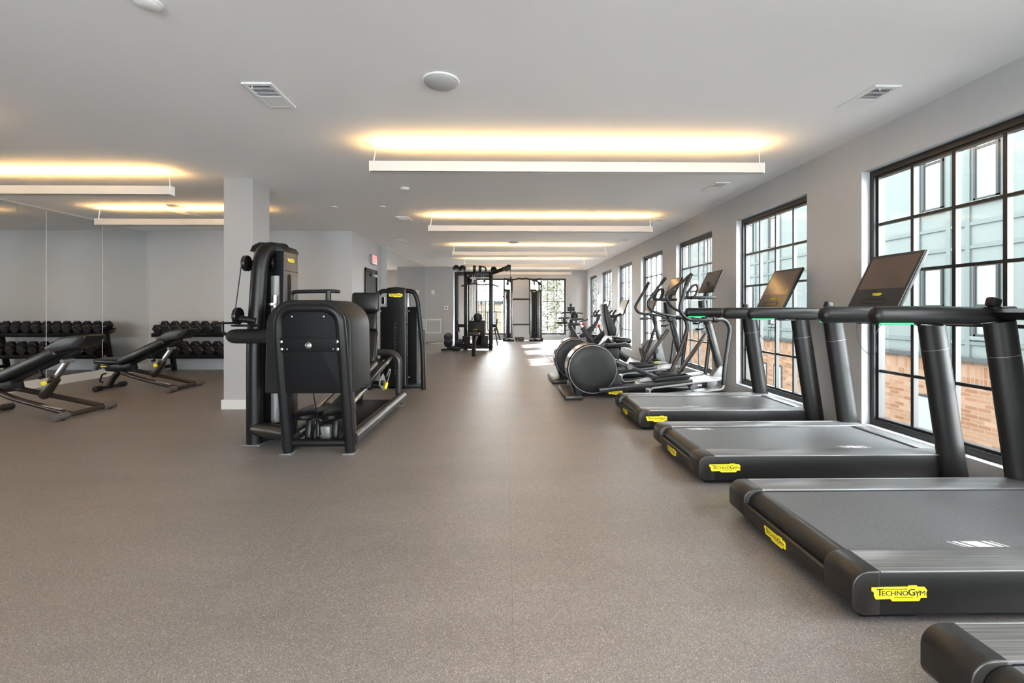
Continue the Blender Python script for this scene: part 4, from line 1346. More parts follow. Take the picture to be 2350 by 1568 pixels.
Y = 17.55
t = thing('cable_crossover', 'twin tower cable crossover machine standing before the far wall pier', 'exercise machine', (0.67, 17.5, 0))
for x0, x1 in ((0.017, 0.303), (0.961, 1.367)):
    xm = (x0 + x1) / 2
    MB().span(x0, x0 + (x1 - x0) * 0.62, Y - 0.08, Y + 0.25, 0.10, 1.99, 0.02).build('tower_cover', 'shell', t)
    MB().span(x0 + (x1 - x0) * 0.64, x1, Y - 0.05, Y + 0.25, 0.10, 1.96, 0.02).build('side_cover', 'side_grey', t)
    cov = MB().span(x0 + 0.02, x0 + 0.05, Y - 0.10, Y - 0.07, 0.15, 1.9, 0.004).build('guide_rail', 'steel', t)
    MB().span(x1 - 0.05, x1 - 0.02, Y - 0.08, Y - 0.05, 0.15, 1.85, 0.004).build('guide_rail', 'steel', t)
    MB().span(x0 - 0.05, x1 + 0.05, Y - 0.3, Y - 0.2, 0.0, 0.06, 0.01).span(xm - 0.05, xm + 0.05, Y - 0.3, Y + 0.3, 0.0, 0.08, 0.01).build('base_foot', 'black', t)
    # curved handle neck at the top
    MB().tube(fillet([(x1 - 0.06, Y, 1.96), (x1 - 0.06, Y, 2.28), (x0 + 0.05, Y, 2.34)], 0.12, 5), 0.032, 12).build('pulley_neck', 'black', t)
    MB().box((xm, Y, 2.31), (0.20, 0.12, 0.07), None, 0.02).cyl((xm - 0.04, Y - 0.02, 2.15), (xm - 0.04, Y - 0.02, 2.28), 0.03).build('neck_bracket', 'black', t)
MB().span(1.10, 1.14, Y - 0.085, Y - 0.078, 0.35, 1.82).build('pin_slot', 'black_matte', t)
emblem(t, (1.12, Y - 0.084, 1.90), (1, 0, 0), (0, 0, 1), 0.10)
for x in (-0.034, 1.395):
    MB().tube([(x, Y, 0.0), (x, Y, 2.38)], 0.030, 12).build('outer_post', 'tube_grey', t)
    MB().span(x - 0.05, x + 0.05, Y - 0.3, Y - 0.18, 0, 0.14, 0.01).build('post_shoe', 'black', t)
bar = [(-0.05, Y, 2.39), (0.18, Y, 2.37), (0.35, Y, 2.36), (0.55, Y, 2.41), (0.67, Y, 2.38), (0.80, Y, 2.41), (1.0, Y, 2.36), (1.15, Y, 2.37), (1.41, Y, 2.39)]
MB().tube(fillet(bar, 0.08, 3), 0.032, 12).build('pull_up_bar', 'black', t)
for z in (1.605, 0.627):
    MB().span(0.29, 0.97, Y - 0.03, Y + 0.03, z - 0.028, z + 0.028, 0.008).build('cross_bar', 'black', t)
for pts in ([(0.0, 17.4, 2.0), (-0.06, 17.38, 1.68), (0.06, 17.38, 1.62), (0.0, 17.4, 2.0)], [(1.37, 17.4, 2.30), (1.41, 17.4, 2.08), (1.30, 17.4, 2.0), (1.40, 17.4, 1.90)]):
    MB().tube(fillet(pts, 0.03), 0.018, 8).build('hanging_handle', 'black', t)
for x in (0.06, 1.33):
    MB().lathe((x, Y - 0.02, 2.2), (1, 0.2, 0), [(0.02, -0.025), (0.075, -0.02), (0.075, 0.02), (0.02, 0.025)], 20).build('pulley', 'black_gloss', t)
mb = MB().span(0.38, 0.72, 17.2, 17.45, 0.02, 0.145, 0.012).span(0.41, 0.46, 17.2, 17.44, 0, 0.03).span(0.64, 0.69, 17.2, 17.44, 0, 0.03)
t = thing('step_box', 'small dark wooden step box on the floor between the crossover towers', 'step', (0.55, 17.32, 0))
mb.build('body', 'woodbox', t)
MB().span(0.375, 0.725, 17.195, 17.455, 0.145, 0.158, 0.004).build('top_pad', 'rubber', t)

# =================================================================== STRENGTH MACHINES
def rrect(x0, x1, z0, z1, r, n=6, bottom=False):
    """rectangle with rounded top corners (bottom too if asked)"""
    rb = r if bottom else 0.02
    pts = []
    for cx, cz, rr, a0 in ((x1 - r, z1 - r, r, 0), (x0 + r, z1 - r, r, 90), (x0 + rb, z0 + rb, rb, 180), (x1 - rb, z0 + rb, rb, 270)):
        for i in range(n + 1):
            a = R(a0 + 90 * i / n)
            pts.append((cx + rr * math.cos(a), cz + rr * math.sin(a)))
    return pts


t = thing('leg_press', 'black seated leg press with tall weight tower in front of the pillar', 'exercise machine', (-1.6, 4.7, 0))
# front arch of thick oval tube
pts = fillet([(-1.81, 3.83, 0.0), (-1.815, 3.68, 0.95), (-1.80, 3.655, 1.215), (-1.325, 3.655, 1.215), (-1.31, 3.68, 0.95), (-1.295, 3.83, 0.0)], 0.26, 8)
MB().tube(pts, 0.040, 18, r2=0.048, up=(0, 1, 0)).build('front_arch', 'black', t, ang=60)
for x in (-1.81, -1.295):
    MB().span(x - 0.05, x + 0.05, 3.77, 3.91, 0, 0.012, 0.004).build('foot_plate', 'grey_cast', t)
    MB().beam((x, 3.90, 0.02), (x, 3.78, 0.62), 0.055, 0.12, 0.02, up=(0, 1, 0)).build('leg_gusset', 'black', t)
# flat shield inside the arch
def lean(mb, z0, k):
    mb.v = [V((p.x, p.y + (z0 - p.z) * k, p.z)) for p in mb.v]
    return mb


lean(MB().prism(rrect(-1.80, -1.325, 0.53, 1.195, 0.17), 'y', 3.628, 3.642, 0.003), 1.19, 0.14).build('shield_panel', 'black_matte', t)
bd = lean(MB().span(-1.812, -1.313, 3.610, 3.628, 0.862, 0.975, 0.004), 1.19, 0.14).build('cross_plate', 'black_matte', t)
MB().lathe((-1.565, 3.648, 0.915), (0, -1, 0), [(0.026, 0), (0.026, 0.008), (0.016, 0.012), (0.012, 0.018), (0, 0.019)], 20).build('centre_bolt', 'steel', bd)
for x, z, r in ((-1.778, 0.945, 0.014), (-1.335, 0.945, 0.014), (-1.778, 0.885, 0.014), (-1.335, 0.885, 0.014), (-1.735, 0.885, 0.007), (-1.37, 0.885, 0.007)):
    MB().lathe((x, 3.652 if z < 0.9 else 3.644, z), (0, -1, 0), [(r, 0), (r * 0.9, 0.006), (0, 0.010)], 14).build('bolt', 'steel', bd)
for x in (-1.69, -1.44):
    MB().lathe((x, 3.634, 1.145), (0, -1, 0), [(0.009, 0), (0.008, 0.005), (0, 0.008)], 12).build('bolt', 'steel', bd)
# big moulded shell behind the arch (foot platform cover)
shell = MB().prism(rrect(-1.975, -1.255, 0.51, 1.28, 0.22, 8), 'y', 3.76, 4.28, 0.04, 3)
shell.v = [V((-1.615 + (p.x + 1.615) * (1.0 - 0.07 * max(0, p.z - 0.6)), p.y, p.z)) for p in shell.v]
shell.build('moulded_shell', 'shell', t)
hb = [(-1.90, 4.08, 1.27), (-1.90, 4.08, 1.36), (-1.53, 4.08, 1.365), (-1.52, 4.18, 1.365)]
MB().tube(fillet(hb, 0.05), 0.017, 12).cyl((-1.575, 4.08, 1.27), (-1.575, 4.08, 1.365), 0.024).lathe((-1.90, 4.08, 1.275), (0, 0, 1), [(0.03, 0), (0.03, 0.01), (0.02, 0.014)], 14).build('top_handle', 'black', t)
# base frame
for x in (-1.29, -1.83):
    MB().tube([(x, 3.86, 0.115), (x, 5.74, 0.115)], 0.055, 16).build('base_tube', 'tube_grey', t)
MB().tube([(-1.81, 3.84, 0.085), (-1.29, 3.84, 0.085)], 0.032, 14).build('front_tie', 'black', t)
MB().span(-1.80, -1.32, 4.35, 5.72, 0.055, 0.075, 0.004).build('floor_plate', 'shell', t)
pts = fillet([(-1.83, 5.74, 0), (-1.83, 5.74, 0.665), (-1.335, 5.74, 0.665), (-1.335, 5.74, 0)], 0.16, 7)
MB().tube(pts, 0.042, 16).build('rear_arch', 'tube_grey', t)
MB().span(-1.40, -1.27, 5.66, 5.82, 0, 0.012, 0.004).span(-1.90, -1.77, 5.66, 5.82, 0, 0.012, 0.004).build('rear_foot', 'grey_cast', t)
# inclined chrome rails with seat carriage
for x in (-1.70, -1.42):
    MB().tube([(x, 4.0, 0.285), (x, 5.70, 0.60)], 0.022, 14).build('slide_rail', 'steel', t)
MB().beam((-1.56, 4.0, 0.255), (-1.56, 5.7, 0.565), 0.12, 0.05, 0.01).build('carriage_spine', 'black', t)
MB().beam((-1.56, 4.55, 0.43), (-1.56, 5.35, 0.575), 0.36, 0.05, 0.012).build('carriage', 'black', t)
MB().box((-1.60, 4.92, 0.56), (0.36, 0.44, 0.09), (R(10), 0, 0), 0.035, 3).build('seat', 'vinyl', t)
pad = MB().beam((-1.60, 5.10, 0.60), (-1.605, 5.28, 0.945), 0.30, 0.09, 0.03, up=(0, 1, 0), seg=3).build('back_pad', 'vinyl', t)
MB().beam((-1.605, 5.25, 0.955), (-1.612, 5.30, 1.165), 0.27, 0.085, 0.028, up=(0, 1, 0), seg=3).build('mid_pad', 'vinyl', t)
MB().box((-1.602, 5.26, 1.285), (0.315, 0.09, 0.225), (R(-6), 0, 0), 0.035, 3).build('head_pad', 'vinyl', t)
MB().beam((-1.60, 5.2, 0.5), (-1.605, 5.36, 1.25), 0.10, 0.05, 0.01, up=(0, 1, 0)).build('pad_post', 'black', t)
yl = MB().prism([(5.02, 0.50), (5.13, 0.40), (5.05, 0.30), (4.86, 0.39), (4.88, 0.46)], 'x', -1.345, -1.335, 0.002).build('lever_bracket', 'grey_cast', t)
MB().tube(fillet([(-1.33, 5.12, 0.45), (-1.325, 5.24, 0.52), (-1.32, 5.26, 0.50), (-1.32, 5.10, 0.38)], 0.03), 0.008, 8).build('seat_lever', 'steel', t)
MB().beam((-1.32, 5.11, 0.385), (-1.32, 5.045, 0.325), 0.028, 0.03, 0.01).build('lever_grip', 'yellow', t)
MB().cyl((-1.345, 4.93, 0.41), (-1.31, 4.93, 0.41), 0.03).cyl((-1.7, 5.0, 0.43), (-1.345, 4.93, 0.41), 0.02).build('lever_pivot', 'black', t)
# low twin calf pads in the front arch
for x in (-1.705, -1.475):
    mb = MB().lathe((0, 0, 0.285), (0, 0, 1), [(0.03, -0.02), (0.110, -0.015), (0.118, 0.0), (0.118, 0.025), (0.110, 0.034), (0.0, 0.038)], 36)
    mb.v = [V((x + v.x, 4.10 + v.y * 2.3, v.z)) for v in mb.v]
    mb.build('round_step', 'black', t)
    MB().beam((x, 3.98, 0.03), (x, 4.02, 0.24), 0.05, 0.09, 0.01, up=(0, 1, 0)).beam((x + 0.09, 3.95, 0.03), (x + 0.08, 3.98, 0.24), 0.03, 0.03, 0.006, up=(0, 1, 0)).build('step_post', 'black', t)
MB().span(-1.585, -1.50, 3.92, 4.0, 0.06, 0.20, 0.01).build('pulley_block', 'grey_cast', t)
MB().tube([(-1.555, 3.71, 0.53), (-1.545, 3.86, 0.10)], 0.005, 6).build('cable', 'black', t)
MB().tube([(-1.555, 3.84, 0.14), (-1.46, 3.84, 0.14)], 0.004, 6).build('hook_pin', 'steel', t)
# ---- weight tower
col = fillet([(-2.235, 4.10, 0.0), (-2.235, 4.10, 0.9), (-2.205, 4.13, 1.60), (-2.185, 4.17, 1.755), (-2.10, 4.36, 1.765)], 0.16, 7)
MB().tube(col, 0.070, 22, r2=0.065, up=(0, 1, 0)).build('tower_column', 'black', t, ang=60)
MB().span(-2.32, -2.15, 4.02, 4.20, 0, 0.012, 0.004).build('column_foot', 'grey_cast', t)
top = [(-2.335, 1.52), (-2.335, 1.74), (-2.31, 1.79), (-2.25, 1.818), (-2.12, 1.815), (-2.045, 1.79), (-2.025, 1.755), (-2.025, 1.52)]
MB().prism(top[2:7] + [(-2.025, 1.735), (-2.335, 1.735)], 'y', 4.19, 4.50, 0.012).build('top_cap', 'black', t)
MB().span(-2.10, -2.03, 4.20, 4.23, 0.10, 1.745, 0.006).build('tower_edge', 'black_matte', t)
sp = MB().span(-2.045, -2.025, 4.205, 4.48, 0.10, 1.745, 0.006).build('side_cover', 'side_grey', t)
MB().prism([(4.30 + 0.032 * math.cos(R(a)), 1.50 + 0.032 * math.sin(R(a))) for a in range(0, 181, 20)] + [(4.268, 1.28), (4.332, 1.28)], 'x', -2.026, -2.0225).build('slot', 'black_matte', sp)
emblem(sp, (-2.0248, 4.335, 1.665), (0, 1, 0), (0, 0, 1), 0.13)
MB().span(-2.026, -2.0235, 4.207, 4.478, 1.558, 1.563).build('cover_joint', 'black_matte', sp)
MB().span(-2.31, -2.05, 4.27, 4.49, 0.10, 1.74, 0.006).build('tower_back', 'black_matte', t)
MB().tube([(-2.105, 4.215, 0.17), (-2.105, 4.215, 1.51)], 0.042, 18).build('weight_shroud', 'grey_cast', t)
MB().cyl((-2.10, 4.185, 1.22), (-2.10, 4.185, 1.33), 0.028).cyl((-2.12, 4.18, 1.24), (-2.12, 4.18, 1.26), 0.04).build('selector', 'steel', t)
for x, z in ((-2.165, 1.60), (-2.11, 1.62)):
    MB().lathe((x, 4.21, z), (1, 0.1, 0), [(0.045, -0.008), (0.055, -0.01), (0.05, 0), (0.055, 0.01), (0.045, 0.008)], 24).build('inner_pulley', 'black_gloss', t)
MB().span(-2.31, -2.03, 4.10, 4.49, 0.03, 0.11, 0.01).build('tower_base', 'black', t)
MB().tube([(-2.23, 4.10, 0.14), (-1.80, 3.90, 0.14)], 0.065, 16).build('tower_link', 'brown_black', t)
for c, r in (((-2.33, 4.14, 1.618), 0.072), ((-2.35, 4.04, 1.145), 0.075)):
    MB().lathe(c, (1, 0, 0), [(r * 0.35, -0.022), (r * 0.96, -0.016), (r, -0.012), (r * 0.93, 0), (r, 0.012), (r * 0.96, 0.016), (r * 0.35, 0.022)], 30).build('pulley', 'black_gloss', t)
MB().tube([(-2.34, 4.08, 1.62), (-2.355, 4.0, 1.15)], 0.005, 6).tube([(-2.315, 4.19, 1.56), (-2.30, 4.12, 0.25)], 0.006, 6).build('cable', 'black', t)
MB().cyl((-2.33, 4.04, 1.12), (-2.20, 4.06, 1.10), 0.03).build('pulley_arm', 'black', t)
# padded roll and two accessory trays
MB().tube([(-2.425, 4.0, 0.968), (-2.418, 4.0, 0.968), (-2.405, 4.0, 0.968), (-2.38, 4.0, 0.968), (-2.34, 4.0, 0.968), (-1.95, 3.98, 0.968)], 0.063, 20, radii=[0.010, 0.026, 0.042, 0.057, 0.063, 0.063]).build('padded_roll', 'shell', t, ang=60)
for c, s in (((-2.47, 4.05, 1.085), (0.11, 0.075)), ((-2.25, 3.96, 1.065), (0.11, 0.075))):
    mb = MB().lathe((0, 0, 0), (0, 0, 1), [(0.02, -0.012), (0.9, -0.01), (1.0, 0.004), (0.94, 0.006), (0.86, -0.002), (0.0, -0.004)], 30)
    mb.v = [V((c[0] + v.x * s[0], c[1] + v.y * s[1], c[2] + v.z * (1 if abs(v.z) < 0.1 else 1))) for v in mb.v]
    mb.build('accessory_tray', 'black_gloss', t)
MB().tube(fillet([(-2.48, 4.03, 1.075), (-2.48, 4.03, 0.985), (-2.40, 4.02, 0.985)], 0.04), 0.014, 10).build('tray_bracket', 'black', t)

# ------------------------------------------------------------------ second stack machine
t = thing('weight_stack_machine', 'black weight stack machine standing behind the leg press', 'exercise machine', (-1.62, 7.0, 0))
cp = MB().prism([(-1.764, 0.05), (-1.764, 1.50), (-1.75, 1.528), (-1.625, 1.54), (-1.50, 1.528), (-1.486, 1.50), (-1.486, 0.05)], 'y', 6.80, 7.15, 0.012).build('tower_column', 'black', t)
emblem(cp, (-1.628, 6.799, 1.415), (1, 0, 0), (0, 0, 1), 0.21)
mb = MB()
put_text(mb, 'TECHNOGYM', V((-1.668, 6.7985, 1.03)), V((0, 0, -1)), V((1, 0, 0)), 0, 0.012, 0.80, 0.045, V((0, 0, 0)))
mb.build('side_lettering', 'grey_lettering', cp, smooth=False)
for a, b in ((-1.885, -1.77), (-1.478, -1.325)):
    pn = MB().span(a, b, 6.90, 6.93, 0.075, 1.245, 0.006).build('shield_panel', 'black_matte', t)
    MB().span(b - 0.012, b, 6.895, 7.2, 0.075, 1.245, 0.004).build('panel_edge', 'grey_cast', pn)
    for z in (0.18, 1.18):
        MB().lathe(((a + b) / 2 - 0.05, 6.90, z), (0, -1, 0), [(0.01, 0), (0.009, 0.004), (0, 0.006)], 12).build('bolt', 'steel', pn)
MB().span(-1.492, -1.480, 6.795, 6.82, 0.07, 1.50, 0.003).build('column_edge', 'grey_cast', t)
for s in (1, -1):
    c = -1.625
    pts = [(c + s * 0.13, 6.86, 1.485), (c + s * 0.26, 6.86, 1.475), (c + s * 0.315, 6.86, 1.33), (c + s * 0.385, 6.86, 0.60), (c + s * 0.400, 6.86, 0.0)]
    MB().tube(fillet(pts, 0.14, 6), 0.034, 16).build('frame_tube', 'black', t)
MB().span(-2.02, -1.22, 6.84, 6.90, 0.02, 0.075, 0.01).span(-1.75, -1.50, 6.84, 7.6, 0.02, 0.09, 0.01).build('base_frame', 'black', t)
MB().lathe((-1.845, 6.92, 1.34), (1, 0, 0), [(0.02, -0.02), (0.055, -0.014), (0.05, 0), (0.055, 0.014), (0.02, 0.02)], 24).build('pulley', 'black_gloss', t)
MB().tube([(-1.45, 6.95, 1.25), (-1.45, 6.95, 1.46)], 0.008, 8).tube([(-1.80, 6.95, 1.40), (-1.72, 6.95, 1.44)], 0.005, 6).build('cable', 'black', t)
mb = MB()
for z0, z1, r in ((0.12, 0.2, 0.04), (0.2, 0.3, 0.03), (0.33, 0.5, 0.035), (0.52, 0.56, 0.045)):
    mb.cyl((-1.275, 7.1, z0), (-1.275, 7.1, z1), r, n=16)
mb.span(-1.33, -1.24, 7.08, 7.12, 0.05, 0.12)
mb.build('lever_assembly', 'steel', t)
MB().box((-1.28, 7.08, 0.78), (0.07, 0.09, 0.22), None, 0.03, 3).cyl((-1.28, 7.1, 0.56), (-1.28, 7.1, 0.7), 0.03).build('roller_pad', 'vinyl', t)
MB().span(-1.46, -1.29, 6.98, 7.02, 0.96, 1.0).build('side_tie', 'black', t)

# =================================================================== FREE WEIGHTS
RX0, RX1 = -6.70, -4.36
t = thing('dumbbell_rack', 'long black two tier dumbbell rack against the grey wall', 'rack', ((RX0 + RX1) / 2, 8.98, 0))
tilt = R(19)
SH = []
for y0, z0, nm in ((8.86, 0.735, 'upper'), (8.74, 0.335, 'lower')):
    # tilted tray: two angle rails and a front lip
    d = V((0, math.cos(tilt), math.sin(tilt)))
    n = V((0, -math.sin(tilt), math.cos(tilt)))
    a = V((0, y0 - 0.14, z0))
    SH.append((a, d, n))
    mb = MB()
    for k in (0.05, 0.27):
        p = a + d * k
        mb.beam(V((RX0, p.y, p.z)), V((RX1, p.y, p.z)), 0.09, 0.022, 0.004, up=tuple(n))
    mb.beam(V((RX0, a.y, a.z - 0.012)), V((RX1, a.y, a.z - 0.012)), 0.012, 0.055, 0.004, up=tuple(n))
    mb.beam(V((RX0, a.y + 0.14, a.z + 0.0)), V((RX1, a.y + 0.14, a.z + 0.0)), 0.30, 0.008, up=tuple(n))
    mb.build('shelf', 'black', t)
for x in (RX0 + 0.16, RX1 - 0.16):
    u = MB().beam((x, 9.10, 0.0), (x, 8.96, 0.80), 0.06, 0.09, 0.01, up=(0, 1, 0)).build('upright', 'black', t)
    MB().beam((x, 8.72, 0.0), (x, 8.86, 0.32), 0.06, 0.08, 0.01, up=(0, 1, 0)).build('front_leg', 'grey_cast', t)
    MB().beam((x, 8.76, 0.10), (x, 9.08, 0.10), 0.05, 0.06, 0.01).build('foot_tie', 'black', t)
    MB().beam((x, 8.72, 0.30), (x, 9.06, 0.385), 0.05, 0.06, 0.008).build('shelf_arm', 'black', t)


def hexagon(r, flat=0.0):
    return [(r * math.cos(R(60 * i + flat)), r * math.sin(R(60 * i + flat))) for i in range(6)]


def make_dumbbell(r, hl, label, grp, loc):
    """axis along local y"""
    t = thing('dumbbell', label, 'dumbbell', loc, 0, grp, world=False)
    g = 0.062
    for s in (-1, 1):
        a, b = s * g, s * (g + hl)
        hx = hexagon(r)
        mb = MB()
        ring = []
        for yy, k in ((a, 0.78), (a + s * 0.018, 1.0), (b - s * 0.018, 1.0), (b, 0.80)):
            ring.append([V((p[0] * k, yy, p[1] * k)) for p in hx])
        vs = [p for q in ring for p in q]
        fs = [list(range(6)), [18 + i for i in range(6)]]
        for i in range(3):
            for j in range(6):
                fs.append([i * 6 + j, i * 6 + (j + 1) % 6, (i + 1) * 6 + (j + 1) % 6, (i + 1) * 6 + j])
        mb.raw(vs, fs)
        mb.build('head', 'rubber', t, ang=20)
    MB().tube([(0, -g - 0.004, 0), (0, -g * 0.5, 0), (0, 0, 0), (0, g * 0.5, 0), (0, g + 0.004, 0)], 0.016, 12, radii=[0.014, 0.016, 0.018, 0.016, 0.014]).build('handle', 'steel', t)
    return t


for tier, (a, d, n), r, hl, cnt, pitch, xs0 in (('upper', SH[0], 0.087, 0.085, 12, 0.193, RX0 + 0.10), ('lower', SH[1], 0.096, 0.092, 11, 0.210, RX0 + 0.13)):
    first = None
    p = a + d * 0.16 + n * (0.011 + r * 0.866)
    for i in range(cnt):
        loc = (xs0 + i * pitch, p.y, p.z)
        lab = 'black hex dumbbell, %s from the mirror end of the %s rack shelf' % (ORD[i], tier)
        if first is None:
            first = make_dumbbell(r, hl, lab, 'hex dumbbells on the %s shelf' % tier, loc)
            first.rotation_euler = (tilt, 0, 0)
        else:
            c = dup(first, loc, lab)
            c.rotation_euler = (tilt, 0, 0)


def make_bench():
    """adjustable incline bench, seat toward the mirrors; room coordinates of the one beside the rack"""
    Y = 6.97
    t = thing('incline_bench', 'black adjustable incline bench nearest the dumbbell rack, fully in view', 'bench', (-5.4, Y, 0), group='adjustable benches beside the mirrors')
    X2 = -4.84
    MB().cyl((X2, Y - 0.31, 0.04), (X2, Y + 0.31, 0.04), 0.028).build('rear_crossbar', 'bronze', t)
    for s in (-1, 1):
        c = MB().cyl((X2, Y + s * 0.22, 0.042), (X2, Y + s * 0.375, 0.042), 0.040, bev=0.006).build('end_cap', 'endcap', t)
        MB().span(X2 - 0.03, X2 + 0.03, Y + s * 0.30 - 0.02, Y + s * 0.30 + 0.02, 0.0, 0.02, 0.004).build('rubber_foot', 'rubber', c)
    X0 = -5.98
    MB().cyl((X0, Y - 0.14, 0.036), (X0, Y + 0.20, 0.036), 0.026).build('front_crossbar', 'bronze', t)
    for s in (-0.19, 0.23):
        MB().cyl((X0, Y + s - 0.06, 0.040), (X0, Y + s + 0.06, 0.040), 0.039, bev=0.008).build('end_cap', 'rubber', t)
    # front neck: curved post from the foot up to the seat hinge
    MB().tube(fillet([(X0, Y, 0.05), (X0 + 0.05, Y, 0.16), (-5.83, Y, 0.28), (-5.68, Y, 0.33)], 0.12, 6), 0.034, 14, r2=0.045).build('front_neck', 'black', t)
    MB().tube(fillet([(-6.0, Y - 0.03, 0.24), (-6.06, Y - 0.03, 0.23), (-6.10, Y - 0.03, 0.12), (-6.05, Y - 0.03, 0.105)], 0.03), 0.012, 8).build('carry_handle', 'black', t)
    # looped base tubes
    pts = [(X2, Y - 0.21, 0.055), (-5.50, Y - 0.14, 0.205), (-5.72, Y - 0.10, 0.27), (-5.74, Y, 0.285), (-5.70, Y + 0.09, 0.28), (-5.48, Y + 0.14, 0.215), (X2, Y + 0.21, 0.055)]
    MB().tube(fillet(pts, 0.09, 5), 0.030, 14).build('base_tube', 'bronze', t)
    MB().beam((-5.13, Y - 0.205, 0.148), (-4.90, Y - 0.225, 0.105), 0.03, 0.006).build('track_plate', 'track', t)
    # hinge block under seat
    MB().prism([(-6.02, 0.36), (-5.62, 0.40), (-5.60, 0.30), (-5.80, 0.26), (-5.98, 0.28)], 'y', Y - 0.07, Y + 0.07, 0.01).build('hinge_block', 'black', t)
    MB().box((-5.92, Y, 0.425), (0.38, 0.30, 0.075), (0, R(3), 0), 0.03, 3).build('seat', 'vinyl', t)
    kn = MB().cyl((-6.02, Y - 0.07, 0.355), (-6.02, Y - 0.10, 0.355), 0.012)
    kn.beam((-6.02, Y - 0.10, 0.35), (-5.94, Y - 0.10, 0.358), 0.02, 0.02, 0.006)
    kn.build('seat_lever', 'yellow', t)
    # padded back in two joined sections
    sl = math.atan2(0.745 - 0.44, 0.63)
    p0, p1 = V((-5.77, Y, 0.40)), V((-5.08, Y, 0.725))
    MB().beam(p0 + V((0, 0, 0.012)), p1 + V((0, 0, 0.012)), 0.28, 0.115, 0.035, up=(0, 0, 1), seg=3).build('back_pad', 'vinyl', t)
    q0, q1 = V((-5.16, Y, 0.745)), V((-4.79, Y, 0.865))
    prof = [(-5.20, 0.775), (-5.03, 0.882), (-4.94, 0.902), (-4.86, 0.900), (-4.74, 0.918), (-4.725, 0.90), (-4.78, 0.81), (-4.83, 0.765), (-4.92, 0.755), (-5.08, 0.715), (-5.18, 0.735)]
    MB().prism(prof, 'y', Y - 0.13, Y + 0.13, 0.024, 3).build('head_pad', 'vinyl', t)
    MB().beam((-5.72, Y, 0.35), (-4.90, Y, 0.735), 0.07, 0.05, 0.01).build('back_frame', 'black', t)
    # lift strut
    s0, s1, s2 = V((-5.33, Y, 0.19)), V((-5.18, Y, 0.42)), V((-5.055, Y, 0.61))
    sv = MB().beam(s0, s1, 0.085, 0.085, 0.02, up=(1, 0, 0)).build('strut_sleeve', 'bronze', t)
    MB().beam(s1 - (s1 - s0) * 0.1, s2, 0.05, 0.05, 0.01, up=(1, 0, 0)).build('strut_slider', 'steel', sv)
    MB().cyl((-5.05, Y - 0.07, 0.615), (-5.05, Y + 0.07, 0.615), 0.022).build('strut_pin', 'grey_cast', sv)
    k = MB().cyl((-5.20, Y - 0.04, 0.385), (-5.20, Y - 0.11, 0.375), 0.014).build('adjust_pin', 'black', t)
    MB().cyl((-5.20, Y - 0.105, 0.376), (-5.20, Y - 0.135, 0.372), 0.026, bev=0.006).build('yellow_knob', 'yellow', k)
    MB().beam((-5.32, Y - 0.05, 0.52), (-5.265, Y - 0.05, 0.44), 0.02, 0.02, 0.005).cyl((-5.265, Y - 0.05, 0.44), (-5.265, Y - 0.10, 0.43), 0.018).build('handle_lever', 'black', t)
    return t


M['endcap'] = mat('grey_end_cap', (0.085, 0.075, 0.07), 0.5)
b2 = make_bench()
dup(b2, (-5.37, 5.30, 0), 'black adjustable incline bench at the left picture edge, its seat end cut off')

# =================================================================== OUTSIDE
BX = 9.5
t = thing('neighbour_building', 'pale teal panelled building on orange brick across the alley', 'building', (BX + 0.5, 15, -4.5))
MB().span(BX, BX + 1.2, 3.0, 26.0, -4.5, 0.0).build('brick_base', 'brick', t, smooth=False)
# soldier course: upright bricks in a band
mb = MB()
MB().span(BX - 0.01, BX + 0.4, 3.0, 26.0, -0.32, 0.13).build('soldier_course', 'brick_upright', t, smooth=False)
MB().span(BX - 0.10, BX + 1.2, 3.0, 26.0, 0.13, 0.22, 0.01).build('stone_ledge', 'ledge', t, smooth=False)
MB().span(BX + 0.02, BX + 1.2, 3.0, 15.7, 0.22, 11.0).span(BX + 0.02, BX + 1.2, 15.7, 26.0, 0.22, 6.1).build('panel_wall', 'cone_green', t, smooth=False)
cols = [4.2, 5.32, 7.7, 8.83, 9.95, 12.6, 13.72, 15.95, 17.5, 20.2, 21.3, 23.6]
mb = MB()
y = 3.05
bat = []
for c in cols:
    bat += [c - 0.36, c + 0.36]
for a in bat:
    mb.span(BX - 0.02, BX + 0.03, a - 0.045, a + 0.045, 0.22, 11.0 if a < 15.6 else 6.1)
for z in (0.52, 2.48, 2.95, 5.35, 5.8):
    mb.span(BX - 0.012, BX + 0.03, 3.0, 26.0, z - 0.035, z + 0.035)
mb.build('battens', 'batten', t, smooth=False)
for c in cols:
    for z0, z1 in ((0.66, 2.12), (3.40, 5.0)):
        w = 0.235
        fr = MB()
        fr.span(BX - 0.03, BX + 0.04, c - w, c - w + 0.045, z0, z1).span(BX - 0.03, BX + 0.04, c + w - 0.045, c + w, z0, z1)
        fr.span(BX - 0.03, BX + 0.04, c - w, c + w, z0, z0 + 0.045).span(BX - 0.03, BX + 0.04, c - w, c + w, z1 - 0.045, z1)
        zm = z0 + 0.62 if z0 < 2 else z0 + 1.05
        fr.span(BX - 0.025, BX + 0.04, c - w, c + w, zm - 0.025, zm + 0.025)
        f = fr.build('window', 'ext_frame', t, smooth=False)
        MB().span(BX + 0.0, BX + 0.012, c - w + 0.04, c + w - 0.04, z0 + 0.04, z1 - 0.04).build('pane', 'ext_glass', f, smooth=False)
        MB().span(BX - 0.05, BX + 0.03, c - w - 0.05, c + w + 0.05, z0 - 0.07, z0).build('sill', 'cone_green', f, smooth=False)
for c in (10.1, 15.7, 16.6):
    f = MB().span(BX - 0.01, BX + 0.05, c - 0.25, c + 0.25, -2.1, -0.72).build('window', 'ext_frame', t, smooth=False)
    MB().span(BX - 0.02, BX - 0.01, c - 0.19, c + 0.19, -2.05, -0.78).build('pane', 'ext_glass', f, smooth=False)
